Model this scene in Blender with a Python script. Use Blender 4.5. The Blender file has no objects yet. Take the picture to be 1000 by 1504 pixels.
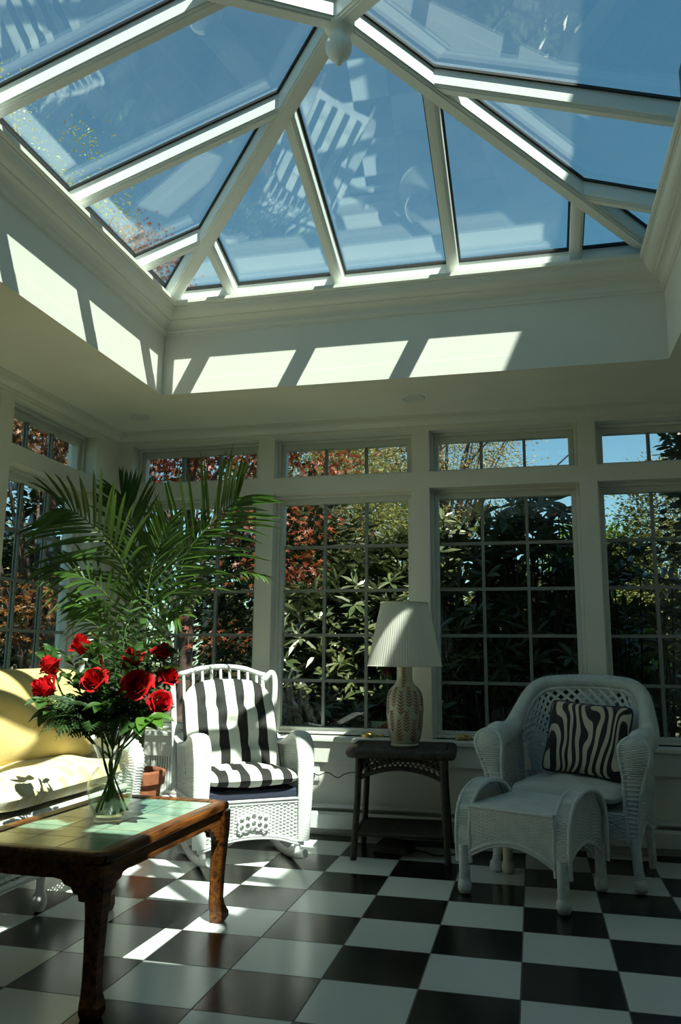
import bpy, math, random
import numpy as np
from mathutils import Vector, Matrix

random.seed(11)
rng = np.random.default_rng(11)
SC = bpy.context.scene
COL = SC.collection
PI = math.pi


# ------------------------------------------------------------------ nodes
def mat(name):
    m = bpy.data.materials.new(name)
    m.use_nodes = True
    nt = m.node_tree
    nt.nodes.clear()
    out = nt.nodes.new('ShaderNodeOutputMaterial')
    return m, nt, out


def nd(nt, t, **kw):
    n = nt.nodes.new(t)
    for k, v in kw.items():
        if k.startswith('i_'):
            key = k[2:].replace('_', ' ')
            n.inputs[key].default_value = v
        else:
            setattr(n, k, v)
    return n


def lk(nt, a, ao, b, bi):
    nt.links.new(a.outputs[ao], b.inputs[bi])


def rgba(c):
    return (c[0], c[1], c[2], 1.0)


def principled(name, col, rough=0.5, metal=0.0, var=0.0, vscale=8.0, bump=0.0, bscale=60.0, coat=0.0,
               spec=0.5, sheen=0.0, trans=0.0, stretch=None, col2=None):
    """One Principled material: an object-space noise moves the colour a little (or between col and col2) and may drive a bump."""
    m, nt, out = mat(name)
    p = nd(nt, 'ShaderNodeBsdfPrincipled')
    p.inputs['Roughness'].default_value = rough
    p.inputs['Metallic'].default_value = metal
    p.inputs['Specular IOR Level'].default_value = spec
    p.inputs['Coat Weight'].default_value = coat
    p.inputs['Sheen Weight'].default_value = sheen
    p.inputs['Base Color'].default_value = rgba(col)
    tc = nd(nt, 'ShaderNodeTexCoord')
    src = (tc, 'Object')
    if stretch:
        mp = nd(nt, 'ShaderNodeMapping')
        mp.inputs['Scale'].default_value = stretch
        lk(nt, tc, 'Object', mp, 'Vector')
        src = (mp, 'Vector')
    if var > 0 or col2:
        n = nd(nt, 'ShaderNodeTexNoise', i_Scale=vscale, i_Detail=4.0)
        lk(nt, src[0], src[1], n, 'Vector')
        r = nd(nt, 'ShaderNodeMapRange')
        r.inputs[1].default_value = 0.3
        r.inputs[2].default_value = 0.7
        lk(nt, n, 'Fac', r, 'Value')
        mx = nd(nt, 'ShaderNodeMix', data_type='RGBA')
        a = col if col2 else tuple(max(0, c * (1 - var)) for c in col)
        b = col2 if col2 else tuple(min(1, c * (1 + var)) for c in col)
        mx.inputs[6].default_value = rgba(a)
        mx.inputs[7].default_value = rgba(b)
        lk(nt, r, 'Result', mx, 'Factor')
        lk(nt, mx, 2, p, 'Base Color')
    if bump > 0:
        n2 = nd(nt, 'ShaderNodeTexNoise', i_Scale=bscale, i_Detail=3.0)
        lk(nt, src[0], src[1], n2, 'Vector')
        b = nd(nt, 'ShaderNodeBump', i_Strength=bump, i_Distance=0.004)
        lk(nt, n2, 'Fac', b, 'Height')
        lk(nt, b, 'Normal', p, 'Normal')
    last = (p, 'BSDF')
    if trans > 0:
        t = nd(nt, 'ShaderNodeBsdfTranslucent')
        t.inputs['Color'].default_value = rgba(col2 or col)
        mxs = nd(nt, 'ShaderNodeMixShader', i_Fac=trans)
        lk(nt, p, 'BSDF', mxs, 1)
        lk(nt, t, 'BSDF', mxs, 2)
        last = (mxs, 'Shader')
    lk(nt, last[0], last[1], out, 'Surface')
    return m


# ------------------------------------------------------------------ mesh builder
class MB:
    """Collects vertices and faces; build() links them as ONE mesh object."""

    def __init__(self):
        self.v = []
        self.n = 0
        self.f = []          # list of (array of faces (m,k), material index)
        self.mi = 0
        self.M = None

    def add(self, verts, faces, mi=None):
        verts = np.asarray(verts, float).reshape(-1, 3)
        if self.M is not None:
            A = np.array(self.M)
            verts = verts @ A[:3, :3].T + A[:3, 3]
        base = self.n
        self.v.append(verts)
        self.n += len(verts)
        byk = {}
        if isinstance(faces, np.ndarray):
            byk[faces.shape[1]] = faces
        else:
            for fc in faces:
                byk.setdefault(len(fc), []).append(fc)
        for k, fs in byk.items():
            self.f.append((np.asarray(fs, int) + base, self.mi if mi is None else mi))
        return self

    def box(self, a, b, mi=None):
        x0, y0, z0 = (min(a[i], b[i]) for i in range(3))
        x1, y1, z1 = (max(a[i], b[i]) for i in range(3))
        v = [(x0, y0, z0), (x1, y0, z0), (x1, y1, z0), (x0, y1, z0), (x0, y0, z1), (x1, y0, z1), (x1, y1, z1), (x0, y1, z1)]
        f = np.array([(0, 3, 2, 1), (4, 5, 6, 7), (0, 1, 5, 4), (1, 2, 6, 5), (2, 3, 7, 6), (3, 0, 4, 7)])
        return self.add(v, f, mi)

    def hexa(self, bottom, top, mi=None):
        """Six-sided solid from two quads in matching order (counter-clockwise seen from the top side)."""
        f = np.array([(0, 3, 2, 1), (4, 5, 6, 7), (0, 1, 5, 4), (1, 2, 6, 5), (2, 3, 7, 6), (3, 0, 4, 7)])
        return self.add(list(bottom) + list(top), f, mi)

    def grid(self, P, cu=False, cv=False, mi=None, flip=False):
        P = np.asarray(P, float)
        nu, nv = P.shape[:2]
        i = np.arange(nu if cu else nu - 1)
        j = np.arange(nv if cv else nv - 1)
        I, J = np.meshgrid(i, j, indexing='ij')
        I2, J2 = (I + 1) % nu, (J + 1) % nv
        f = np.stack([I * nv + J, I2 * nv + J, I2 * nv + J2, I * nv + J2], -1).reshape(-1, 4)
        if flip:
            f = f[:, ::-1]
        return self.add(P.reshape(-1, 3), f, mi)

    def tube(self, pts, r, segs=8, closed=False, caps=True, mi=None, flat=None, up=None):
        """Tube along pts; r scalar or per point; flat=(a,b) scales the cross section along normal/binormal."""
        p = np.asarray(pts, float)
        n = len(p)
        r = np.broadcast_to(np.asarray(r, float), (n,))
        if closed:
            t = np.roll(p, -1, 0) - np.roll(p, 1, 0)
        else:
            t = np.gradient(p, axis=0)
        t /= np.linalg.norm(t, axis=1)[:, None] + 1e-12
        u = np.array(up if up is not None else (0, 0, 1.0), float)
        N = np.zeros_like(p)
        if up is not None:
            N = u - (t @ u)[:, None] * t
            N /= np.linalg.norm(N, axis=1)[:, None] + 1e-9
        else:
            if abs(t[0] @ u) > .9:
                u = np.array((1.0, 0, 0))
            a = u - (t[0] @ u) * t[0]
            N[0] = a / np.linalg.norm(a)
            for k in range(1, n):
                a = N[k - 1] - (N[k - 1] @ t[k]) * t[k]
                N[k] = a / (np.linalg.norm(a) + 1e-12)
        B = np.cross(t, N)
        th = np.arange(segs) * 2 * PI / segs + PI / segs
        fa, fb = flat or (1, 1)
        ring = (N[:, None, :] * (np.cos(th) * fa)[None, :, None] + B[:, None, :] * (np.sin(th) * fb)[None, :, None]) * r[:, None, None]
        P = p[:, None, :] + ring
        self.grid(P, cu=closed, cv=True, mi=mi, flip=True)
        if caps and not closed:
            c0 = list(range(segs))
            self.add(P[0], [tuple(c0)], mi)
            self.add(P[-1], [tuple(c0[::-1])], mi)
        return self

    def wound(self, pts, r, segs=12, pitch=.009, amp=.0022, mi=None, flat=None, up=None, closed=False):
        """A tube wound with cane: rings of strand with alternating phase round the section."""
        p = resample(np.asarray(pts, float), max(4, int(plen(pts) / pitch * 4.0)), closed)
        n = len(p)
        rr = np.interp(np.linspace(0, 1, n), np.linspace(0, 1, len(np.atleast_1d(r))), np.atleast_1d(r))
        mb = MB()
        mb.tube(p, rr, segs, closed=closed, flat=flat, up=up)
        V = mb.v[0].reshape(n, segs, 3)
        cen = V.mean(1, keepdims=True)
        d = V - cen
        L = np.linalg.norm(d, axis=2, keepdims=True)
        ph = np.sin(np.arange(n)[:, None] * PI / 2 + PI * ((np.arange(segs)[None, :] // 2) % 2))
        V = cen + d * (1 + ph[:, :, None] * amp / np.maximum(L, 1e-4))
        mb.v[0] = V.reshape(-1, 3)
        self.merge(mb, mi)
        return self

    def lathe(self, prof, segs=24, c=(0, 0, 0), mi=None, close=True):
        pr = np.asarray(prof, float)
        th = np.arange(segs) * 2 * PI / segs
        P = np.stack([np.outer(pr[:, 0], np.cos(th)) + c[0], np.outer(pr[:, 0], np.sin(th)) + c[1],
                      np.repeat(pr[:, 1][:, None], segs, 1) + c[2]], -1)
        self.grid(P, cv=True, mi=mi, flip=True)
        if close:
            for k, fl in ((0, False), (-1, True)):
                if pr[k, 0] > 1e-5:
                    idx = list(range(segs))
                    self.add(P[k], [tuple(idx if fl else idx[::-1])], mi)
        return self

    def prism(self, poly, frame, d0, d1, mi=None):
        """Polygon (2-D, any outline) extruded from d0 to d1; frame(a, b, d) -> xyz."""
        n = len(poly)
        v = [frame(a, b, d0) for a, b in poly] + [frame(a, b, d1) for a, b in poly]
        f = [tuple(range(n))[::-1], tuple(range(n, 2 * n))] + [(i, (i + 1) % n, n + (i + 1) % n, n + i) for i in range(n)]
        return self.add(v, f, mi)

    def merge(self, o, mi=None):
        base = self.n
        if self.M is not None:
            A = np.array(self.M)
            self.v += [x @ A[:3, :3].T + A[:3, 3] for x in o.v]
        else:
            self.v += o.v
        self.n += o.n
        self.f += [(f + base, (m if mi is None else mi)) for f, m in o.f]
        return self

    def build(self, name, mats, parent=None, smooth=False, bevel=0, loc=None):
        me = bpy.data.meshes.new(name)
        V = np.concatenate(self.v)
        loops, starts, tot, mi = [], [], [], []
        pos = 0
        for f, m in self.f:
            k = f.shape[1]
            loops.append(f.ravel())
            starts.append(pos + np.arange(len(f)) * k)
            tot.append(np.full(len(f), k))
            mi.append(np.full(len(f), m))
            pos += f.size
        loops, starts, tot, mi = map(np.concatenate, (loops, starts, tot, mi))
        me.vertices.add(len(V))
        me.vertices.foreach_set('co', V.astype(np.float32).ravel())
        me.loops.add(len(loops))
        me.loops.foreach_set('vertex_index', loops.astype(np.int32))
        me.polygons.add(len(starts))
        me.polygons.foreach_set('loop_start', starts.astype(np.int32))
        me.polygons.foreach_set('loop_total', tot.astype(np.int32))
        me.polygons.foreach_set('material_index', mi.astype(np.int32))
        me.polygons.foreach_set('use_smooth', np.full(len(starts), bool(smooth)))
        me.update(calc_edges=True)
        me.validate()
        for m in (mats if isinstance(mats, (list, tuple)) else [mats]):
            me.materials.append(m)
        o = bpy.data.objects.new(name, me)
        COL.objects.link(o)
        if parent is not None:
            o.parent = parent
        if loc is not None:
            o.location = loc
        if bevel:
            b = o.modifiers.new('edge', 'BEVEL')
            b.width = bevel
            b.segments = 2
            b.limit_method = 'ANGLE'
            b.angle_limit = math.radians(40)
        return o


def plen(pts):
    p = np.asarray(pts, float)
    return float(np.linalg.norm(np.diff(p, axis=0), axis=1).sum())


def resample(p, n, closed=False):
    p = np.asarray(p, float)
    if closed:
        p = np.vstack([p, p[:1]])
    s = np.r_[0, np.cumsum(np.linalg.norm(np.diff(p, axis=0), axis=1))]
    t = np.linspace(0, s[-1], n + 1)[:-1] if closed else np.linspace(0, s[-1], n)
    return np.stack([np.interp(t, s, p[:, k]) for k in range(3)], 1)


def spline(pts, n=24, closed=False):
    """Catmull-Rom through pts."""
    p = np.asarray(pts, float)
    if closed:
        q = np.vstack([p[-1:], p, p[:2]])
        m = len(p)
    else:
        q = np.vstack([2 * p[0] - p[1], p, 2 * p[-1] - p[-2]])
        m = len(p) - 1
    out = []
    per = max(2, n // m)
    for i in range(m):
        a, b, c, d = q[i:i + 4]
        t = np.linspace(0, 1, per, endpoint=False)[:, None]
        out.append(.5 * ((2 * b) + (-a + c) * t + (2 * a - 5 * b + 4 * c - d) * t ** 2 + (-a + 3 * b - 3 * c + d) * t ** 3))
    if not closed:
        out.append(p[-1:])
    return np.vstack(out)


def weave(mb, S, rows, stakes, rad=.0036, amp=.0022, stake_r=.0028, back=None, closed=False, mi=None, rflat=1.0, vr=(0, 1)):
    """Woven cane over the surface S(u, v) -> (..., 3): rows run along u over and under stakes that run along v."""
    ns = stakes * 2 + (0 if closed else 1)
    u = np.arange(ns) / (stakes * 2)
    v = vr[0] + (vr[1] - vr[0]) * (np.arange(rows) + .5) / rows
    U, V = np.meshgrid(u, v, indexing='ij')
    e = 1e-3
    P = S(U, V)
    du = S(U + e, V) - S(U - e, V)
    dv = S(U, V + e) - S(U, V - e)
    Nn = np.cross(du, dv)
    Nn /= np.linalg.norm(Nn, axis=-1, keepdims=True) + 1e-12
    dv = dv / (np.linalg.norm(dv, axis=-1, keepdims=True) + 1e-12)
    wig = np.where(np.arange(ns) % 2 == 1, 1.0, 0.0) * np.where((np.arange(ns) // 2) % 2 == 0, 1, -1)
    sg = np.where(np.arange(rows) % 2 == 0, 1.0, -1.0)
    off = wig[:, None] * sg[None, :] * amp
    P0 = P + Nn * off[..., None]
    ring = [P0 + Nn * rad * .8, P0 + dv * rad * rflat, P0 - Nn * rad * .8, P0 - dv * rad * rflat]
    R = np.stack(ring, 2)                     # ns, rows, 4, 3
    for j in range(rows):
        mb.grid(R[:, j], cu=closed, cv=True, mi=mi)
    if stake_r:
        us = (np.arange(stakes) + .5) / stakes
        vs = np.linspace(vr[0], vr[1], 9)
        for k in us:
            mb.tube(S(np.full(9, k), vs), stake_r, 4, mi=mi)
    if back is not None:
        ub = np.linspace(0, 1, 17 if not closed else 25)
        vb = np.linspace(vr[0], vr[1], 9)
        Ub, Vb = np.meshgrid(ub, vb, indexing='ij')
        Pb = S(Ub, Vb)
        d1 = S(Ub + e, Vb) - S(Ub - e, Vb)
        d2 = S(Ub, Vb + e) - S(Ub, Vb - e)
        nb = np.cross(d1, d2)
        nb /= np.linalg.norm(nb, axis=-1, keepdims=True) + 1e-12
        mb.grid(Pb + nb * back, mi=mi)
    return mb


# ------------------------------------------------------------------ scene split
def tag(o, label=None, cat=None, group=None, kind=None):
    for k, v in (('label', label), ('category', cat), ('group', group), ('kind', kind)):
        if v:
            o[k] = v
    return o


def thing(name, label, cat, loc=(0, 0, 0), rz=0.0, group=None, kind=None):
    o = bpy.data.objects.new(name, None)
    o.empty_display_size = .1
    COL.objects.link(o)
    o.location = loc
    o.rotation_euler = (0, 0, rz)
    return tag(o, label, cat, group, kind)


def copy_tree(o, parent=None):
    c = o.copy()
    COL.objects.link(c)
    if parent is not None:
        c.parent = parent
    for ch in [x for x in o.children]:
        copy_tree(ch, c)
    return c


def pillow_mesh(w, h, t, n=28, puff=.55, sag=0.0, corner=.12, tuft=None, seed=0):
    """A stuffed cushion lying in the x-y plane (w by h), thickness t; returns MB with welded edge; tuft: list of (x, y) buttons."""
    r = np.random.default_rng(seed)
    a = np.linspace(-1, 1, n)
    A, B = np.meshgrid(a, a, indexing='ij')
    prof = (np.clip(1 - np.abs(A) ** 2.6, 0, 1) * np.clip(1 - np.abs(B) ** 2.6, 0, 1)) ** puff
    # edges pull in between the corners
    X = A * w / 2 * (1 - corner * (1 - np.abs(B) ** 2) * np.abs(A) ** 3 * .5)
    Y = B * h / 2 * (1 - corner * (1 - np.abs(A) ** 2) * np.abs(B) ** 3 * .5)
    rc = 1 - .10 * (np.abs(A) * np.abs(B)) ** 5
    X, Y = X * rc, Y * rc
    Z = prof * t / 2
    if tuft:
        for tx, ty in tuft:
            d2 = (X - tx) ** 2 + (Y - ty) ** 2
            Z = Z - t * .22 * np.exp(-d2 / (2 * .03 ** 2)) * (prof > .05)
    ph = r.uniform(0, 6, 4)
    wob = .06 * t * prof * (np.sin(A * 5 + ph[0]) * np.sin(B * 4 + ph[1]) + .6 * np.sin(A * 9 + B * 7 + ph[2]))
    top = np.stack([X, Y, Z + wob - sag * (1 - A ** 2)], -1)
    bot = np.stack([X, Y, -Z * .85 + wob * .3 - sag * (1 - A ** 2)], -1)
    mb = MB()
    mb.grid(top)
    mb.grid(bot, flip=True)
    return mb, top
# ------------------------------------------------------------------ materials of the room
def floor_material():
    m, nt, out = mat('checker_tiles')
    T = .305
    tc = nd(nt, 'ShaderNodeTexCoord')
    sp = nd(nt, 'ShaderNodeSeparateXYZ')
    lk(nt, tc, 'Object', sp, 'Vector')

    def M(op, a, b=None):
        n = nd(nt, 'ShaderNodeMath', operation=op)
        for k, x in ((0, a), (1, b)):
            if x is None:
                continue
            if isinstance(x, (int, float)):
                n.inputs[k].default_value = x
            else:
                nt.links.new(x, n.inputs[k])
        return n.outputs[0]
    x, y = M('DIVIDE', sp.outputs['X'], T), M('DIVIDE', sp.outputs['Y'], T)
    fx, fy = M('FLOOR', x), M('FLOOR', y)
    par = M('FLOORED_MODULO', M('ADD', fx, fy), 2.0)              # 0 = black tile, 1 = white tile
    dx = M('SUBTRACT', .5, M('ABSOLUTE', M('SUBTRACT', M('FRACT', x), .5)))
    dy = M('SUBTRACT', .5, M('ABSOLUTE', M('SUBTRACT', M('FRACT', y), .5)))
    edge = M('MINIMUM', dx, dy)
    grout = M('LESS_THAN', edge, .0075)
    cx = nd(nt, 'ShaderNodeCombineXYZ')
    nt.links.new(fx, cx.inputs[0])
    nt.links.new(fy, cx.inputs[1])
    wn = nd(nt, 'ShaderNodeTexWhiteNoise', noise_dimensions='2D')
    lk(nt, cx, 'Vector', wn, 'Vector')
    nz = nd(nt, 'ShaderNodeTexNoise', i_Scale=14.0, i_Detail=5.0)
    lk(nt, tc, 'Object', nz, 'Vector')

    def mixc(f, a, b):
        n = nd(nt, 'ShaderNodeMix', data_type='RGBA')
        for k, z in ((0, f), (6, a), (7, b)):
            if isinstance(z, tuple):
                n.inputs[k].default_value = rgba(z)
            elif isinstance(z, (int, float)):
                n.inputs[k].default_value = z
            else:
                nt.links.new(z, n.inputs[k])
        return n.outputs[2]
    wh = mixc(wn.outputs['Value'], (.72, .76, .74), (.78, .82, .80))
    wh = mixc(M('MULTIPLY', nz.outputs['Fac'], .22), wh, (.55, .60, .58))
    bl = mixc(M('MULTIPLY', nz.outputs['Fac'], .6), (.004, .0045, .004), (.010, .010, .009))
    c = mixc(par, bl, wh)
    c = mixc(grout, c, (.11, .11, .10))
    p = nd(nt, 'ShaderNodeBsdfPrincipled')
    p.inputs['Specular IOR Level'].default_value = .36
    nt.links.new(c, p.inputs['Base Color'])
    nt.links.new(M('ADD', M('MULTIPLY', grout, .5), M('ADD', .17, M('MULTIPLY', nz.outputs['Fac'], .10))), p.inputs['Roughness'])
    b = nd(nt, 'ShaderNodeBump', i_Strength=.35, i_Distance=.002)
    hgt = M('SUBTRACT', M('MULTIPLY', nz.outputs['Fac'], .06), M('MULTIPLY', M('LESS_THAN', edge, .011), .6))
    nt.links.new(hgt, b.inputs['Height'])
    lk(nt, b, 'Normal', p, 'Normal')
    lk(nt, p, 'BSDF', out, 'Surface')
    return m


def glass_material(name, ior, tint, dust=0.0):
    m, nt, out = mat(name)
    g = nd(nt, 'ShaderNodeNewGeometry')
    mr = nd(nt, 'ShaderNodeMapRange')
    mr.inputs['To Min'].default_value = ior
    mr.inputs['To Max'].default_value = 1 / ior
    lk(nt, g, 'Backfacing', mr, 'Value')
    fr = nd(nt, 'ShaderNodeFresnel')
    lk(nt, mr, 'Result', fr, 'IOR')
    t = nd(nt, 'ShaderNodeBsdfTransparent')
    t.inputs['Color'].default_value = rgba(tint)
    gl = nd(nt, 'ShaderNodeBsdfGlossy', i_Roughness=0.0)
    mx = nd(nt, 'ShaderNodeMixShader')
    lk(nt, fr, 'Fac', mx, 'Fac')
    lk(nt, t, 'BSDF', mx, 1)
    lk(nt, gl, 'BSDF', mx, 2)
    last = mx
    if dust:
        tl = nd(nt, 'ShaderNodeBsdfTranslucent')
        tl.inputs['Color'].default_value = (.8, .82, .8, 1)
        m2 = nd(nt, 'ShaderNodeMixShader')
        tc = nd(nt, 'ShaderNodeTexCoord')
        nz = nd(nt, 'ShaderNodeTexNoise', i_Scale=5.0, i_Detail=6.0)
        lk(nt, tc, 'Object', nz, 'Vector')
        mu = nd(nt, 'ShaderNodeMath', operation='MULTIPLY')
        mu.inputs[1].default_value = dust * 2
        lk(nt, nz, 'Fac', mu, 0)
        nt.links.new(mu.outputs[0], m2.inputs['Fac'])
        lk(nt, mx, 'Shader', m2, 1)
        lk(nt, tl, 'BSDF', m2, 2)
        last = m2
    lk(nt, last, 'Shader', out, 'Surface')
    return m


MT = {}
MT['floor'] = floor_material()
MT['wall'] = principled('wall_paint', (.80, .79, .715), .55, var=.03, vscale=3, bump=.05, bscale=180)
MT['ceiling'] = principled('ceiling_paint', (.82, .805, .705), .7, var=.03, vscale=2.5)
MT['trim'] = principled('trim_paint', (.79, .785, .715), .38, var=.02, vscale=5)
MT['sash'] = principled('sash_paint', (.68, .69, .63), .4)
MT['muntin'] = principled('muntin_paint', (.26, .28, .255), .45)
MT['alu'] = principled('white_aluminium', (.80, .83, .80), .35, var=.02, vscale=3)
MT['gasket'] = principled('black_rubber', (.015, .017, .017), .6)
MT['brown'] = principled('dark_interior_standin', (.035, .026, .018), .5, var=.3, vscale=3)  # near black so the added front wall sends little light back
MT['glass'] = glass_material('window_glass', 1.5, (.95, .975, .965))
MT['roofglass'] = glass_material('tinted_roof_glass', 1.85, (.83, .945, .94), dust=.007)
MT['brass'] = principled('brass', (.55, .40, .14), .3, metal=1.0, var=.2, vscale=20)
MT['stucco'] = principled('house_render', (.62, .62, .58), .8, var=.08, vscale=2)
MT['roofing'] = principled('roof_shingle', (.10, .10, .10), .9, var=.3, vscale=6)
MT['metalwhite'] = principled('white_enamel', (.72, .75, .72), .4, var=.03)
MT['slot'] = principled('dark_slot', (.05, .05, .05), .7)

XL, XR, YF, YB0 = -2.55, 1.42, 1.984, -3.40
YO, XO = 2.184, -2.75
ZC = 2.42
WX0, WX1, WY0, WY1 = -1.900, .754, -1.376, 1.276      # the skylight well
ZT, ZB, ZR, ZS = 2.336, 2.081, 1.983, .541            # transom top/bottom, casement top, casement bottom


def struct(o, label=None):
    tag(o, label, None, None, 'structure')
    return o


# floor, ceiling
mb = MB()
mb.box((XO, YB0 - .1, -.12), (XR + .13, YO, 0))
struct(mb.build('floor', MT['floor']), 'black and white checkerboard tile floor')
mb = MB()
for a, b in (((XO, WY1), (XR + .1, YO)), ((XO, YB0), (XR + .1, WY0)), ((XO, WY0), (WX0, WY1)), ((WX1, WY0), (XR + .1, WY1))):
    mb.box((a[0], a[1], ZC), (b[0], b[1], ZC + .08))
struct(mb.build('ceiling', MT['ceiling']), 'pale flat ceiling round the skylight well')

# skylight well
for nm, a, b in (('wall_well_back', (WX0 - .1, WY1, ZC + .08), (WX1 + .1, WY1 + .1, 2.955)), ('wall_well_front', (WX0 - .1, WY0 - .1, ZC + .08), (WX1 + .1, WY0, 2.955)),
                 ('wall_well_left', (WX0 - .1, WY0, ZC + .08), (WX0, WY1, 2.955)), ('wall_well_right', (WX1, WY0, ZC + .08), (WX1 + .1, WY1, 2.955))):
    mb = MB()
    mb.box(a, b)
    # plaster returns over the edge of the ceiling slab
    if 'back' in nm:
        mb.box((WX0, WY1 - .0015, ZC), (WX1, WY1, ZC + .08))
    elif 'front' in nm:
        mb.box((WX0, WY0, ZC), (WX1, WY0 + .0015, ZC + .08))
    elif 'left' in nm:
        mb.box((WX0, WY0, ZC), (WX0 + .0015, WY1, ZC + .08))
    else:
        mb.box((WX1 - .0015, WY0, ZC), (WX1, WY1, ZC + .08))
    struct(mb.build(nm, MT['wall']), 'plastered side of the skylight well')


def rect_sweep(mb, prof, x0, x1, y0, y1):
    """Moulding round a rectangle: each profile point (inset, z) gives one rectangle."""
    P = np.array([[(x0 + p, y0 + p, z), (x1 - p, y0 + p, z), (x1 - p, y1 - p, z), (x0 + p, y1 - p, z)] for p, z in prof])
    for k in range(4):                       # separate sides keep the mitres sharp
        Q = np.stack([P[:, k], P[:, (k + 1) % 4]], 1)
        mb.grid(Q)


def arc(p0, p1, bow, n=6):
    """2-D arc from p0 to p1 bowed sideways by bow (part of the chord)."""
    p0, p1 = np.array(p0, float), np.array(p1, float)
    d = p1 - p0
    nn = np.array((-d[1], d[0]))
    t = np.linspace(0, 1, n)
    return [tuple(p0 + d * s + nn * bow * 4 * s * (1 - s)) for s in t]


crown = [(0, 2.765), (.010, 2.768), (.010, 2.778), (.018, 2.784)] + arc((.018, 2.800), (.050, 2.828), .18) + [(.056, 2.832), (.056, 2.838)] + \
    arc((.056, 2.838), (.100, 2.884), -.16) + [(.104, 2.886), (.104, 2.894), (.112, 2.896), (.120, 2.902), (.120, 2.920), (0, 2.922)]
mb = MB()
rect_sweep(mb, crown, WX0, WX1, WY0, WY1)
struct(mb.build('trim_1', MT['trim']), 'crown moulding below the skylight glass')
mb = MB()
rect_sweep(mb, [(0, 2.350), (.008, 2.352), (.008, 2.366)] + arc((.014, 2.370), (.042, 2.402), -.16) + [(.046, 2.404), (.046, 2.410), (.054, 2.412), (.056, 2.4195)], XL, XR, YB0, YF)
struct(mb.build('trim_2', MT['trim']), 'small crown moulding between walls and ceiling')

# ---- back wall: pier and rail grid with eight openings
OPEN = [(-2.441, -1.572), (-1.467, -.598), (-.497, .359), (.456, 1.312)]
mb = MB()
mb.box((XO, YF, ZT), (XR + .1, YO, ZC))
mb.box((XO, YF, ZR), (XR + .1, YO, ZB))
mb.box((XO, YF, 0), (XR + .1, YO, ZS - .035))
xs = [XO] + [q for o in OPEN for q in o] + [XR + .1]
for k in range(0, len(xs), 2):
    mb.box((xs[k], YF, ZS - .035), (xs[k + 1], YO, ZR))
    mb.box((xs[k], YF, ZB), (xs[k + 1], YO, ZT))
struct(mb.build('wall_back', MT['wall']), 'white window wall behind the chairs')
# sill board, apron and lower panel
mb = MB()
mb.box((XL, YF - .042, ZS - .033), (XR, YF, ZS - .006))
for a, b in OPEN:
    mb.box((a, YF, ZS - .034), (b, 2.060, ZS - .006))
struct(mb.build('trim_3', MT['trim'], bevel=.006), 'white window sill board along the back wall')
mb = MB()
mb.box((XL, YF - .024, .392), (XR, YF, ZS - .034))
struct(mb.build('trim_4', MT['trim'], bevel=.004), 'apron board under the window sill')
# ---- left wall
LOPEN = [(.893, 1.722), (-.073, .783), (-1.039, -.183)]
mb = MB()
mb.box((XO, YB0, ZT), (XL, YF, ZC))
mb.box((XO, YB0, ZR), (XL, YF, ZB))
mb.box((XO, YB0, 0), (XL, YF, ZS - .006))
ys = [YB0] + [q for o in LOPEN[::-1] for q in o] + [YF]
for k in range(0, len(ys), 2):
    mb.box((XO, ys[k], ZS - .006), (XL, ys[k + 1], ZR))
    mb.box((XO, ys[k], ZB), (XL, ys[k + 1], ZT))
struct(mb.build('wall_left', MT['wall']), 'white window wall on the left')
mb = MB()
mb.box((XL, YB0, ZS - .033), (XL + .042, YF - .045, ZS - .006))
struct(mb.build('trim_5', MT['trim'], bevel=.006), 'white window sill board along the left wall')
# ---- right and front walls (the house side)
mb = MB()
mb.box((XR, YB0, 0), (XR + .13, YF, ZC))
struct(mb.build('wall_right', MT['wall']), 'plain house wall on the right')
mb = MB()
mb.box((XO, YB0 - .1, 0), (XR + .13, YB0, ZC + .08))
struct(mb.build('wall_front', MT['brown']), 'dark wall added behind the camera to stand for the dark house interior')  # added unseen wall: closes the room and keeps foreground fronts dark
# ---- flat roof round the skylight
mb = MB()
for a, b in (((XO - .1, WY1 + .1), (XR + .13, YO + .1)), ((XO - .1, YB0 - .1), (XR + .13, WY0 - .1)), ((XO - .1, WY0 - .1), (WX0 - .1, WY1 + .1)), ((WX1 + .1, WY0 - .1), (XR + .13, WY1 + .1))):
    mb.box((a[0], a[1], 2.80), (b[0], b[1], 2.90))
mb.box((XO - .02, YO, ZC), (XR + .13, YO + .02, 2.80))
mb.box((XO - .02, YB0, ZC), (XO, YO, 2.80))
struct(mb.build('roof', MT['roofing']), 'flat roof round the skylight')


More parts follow.
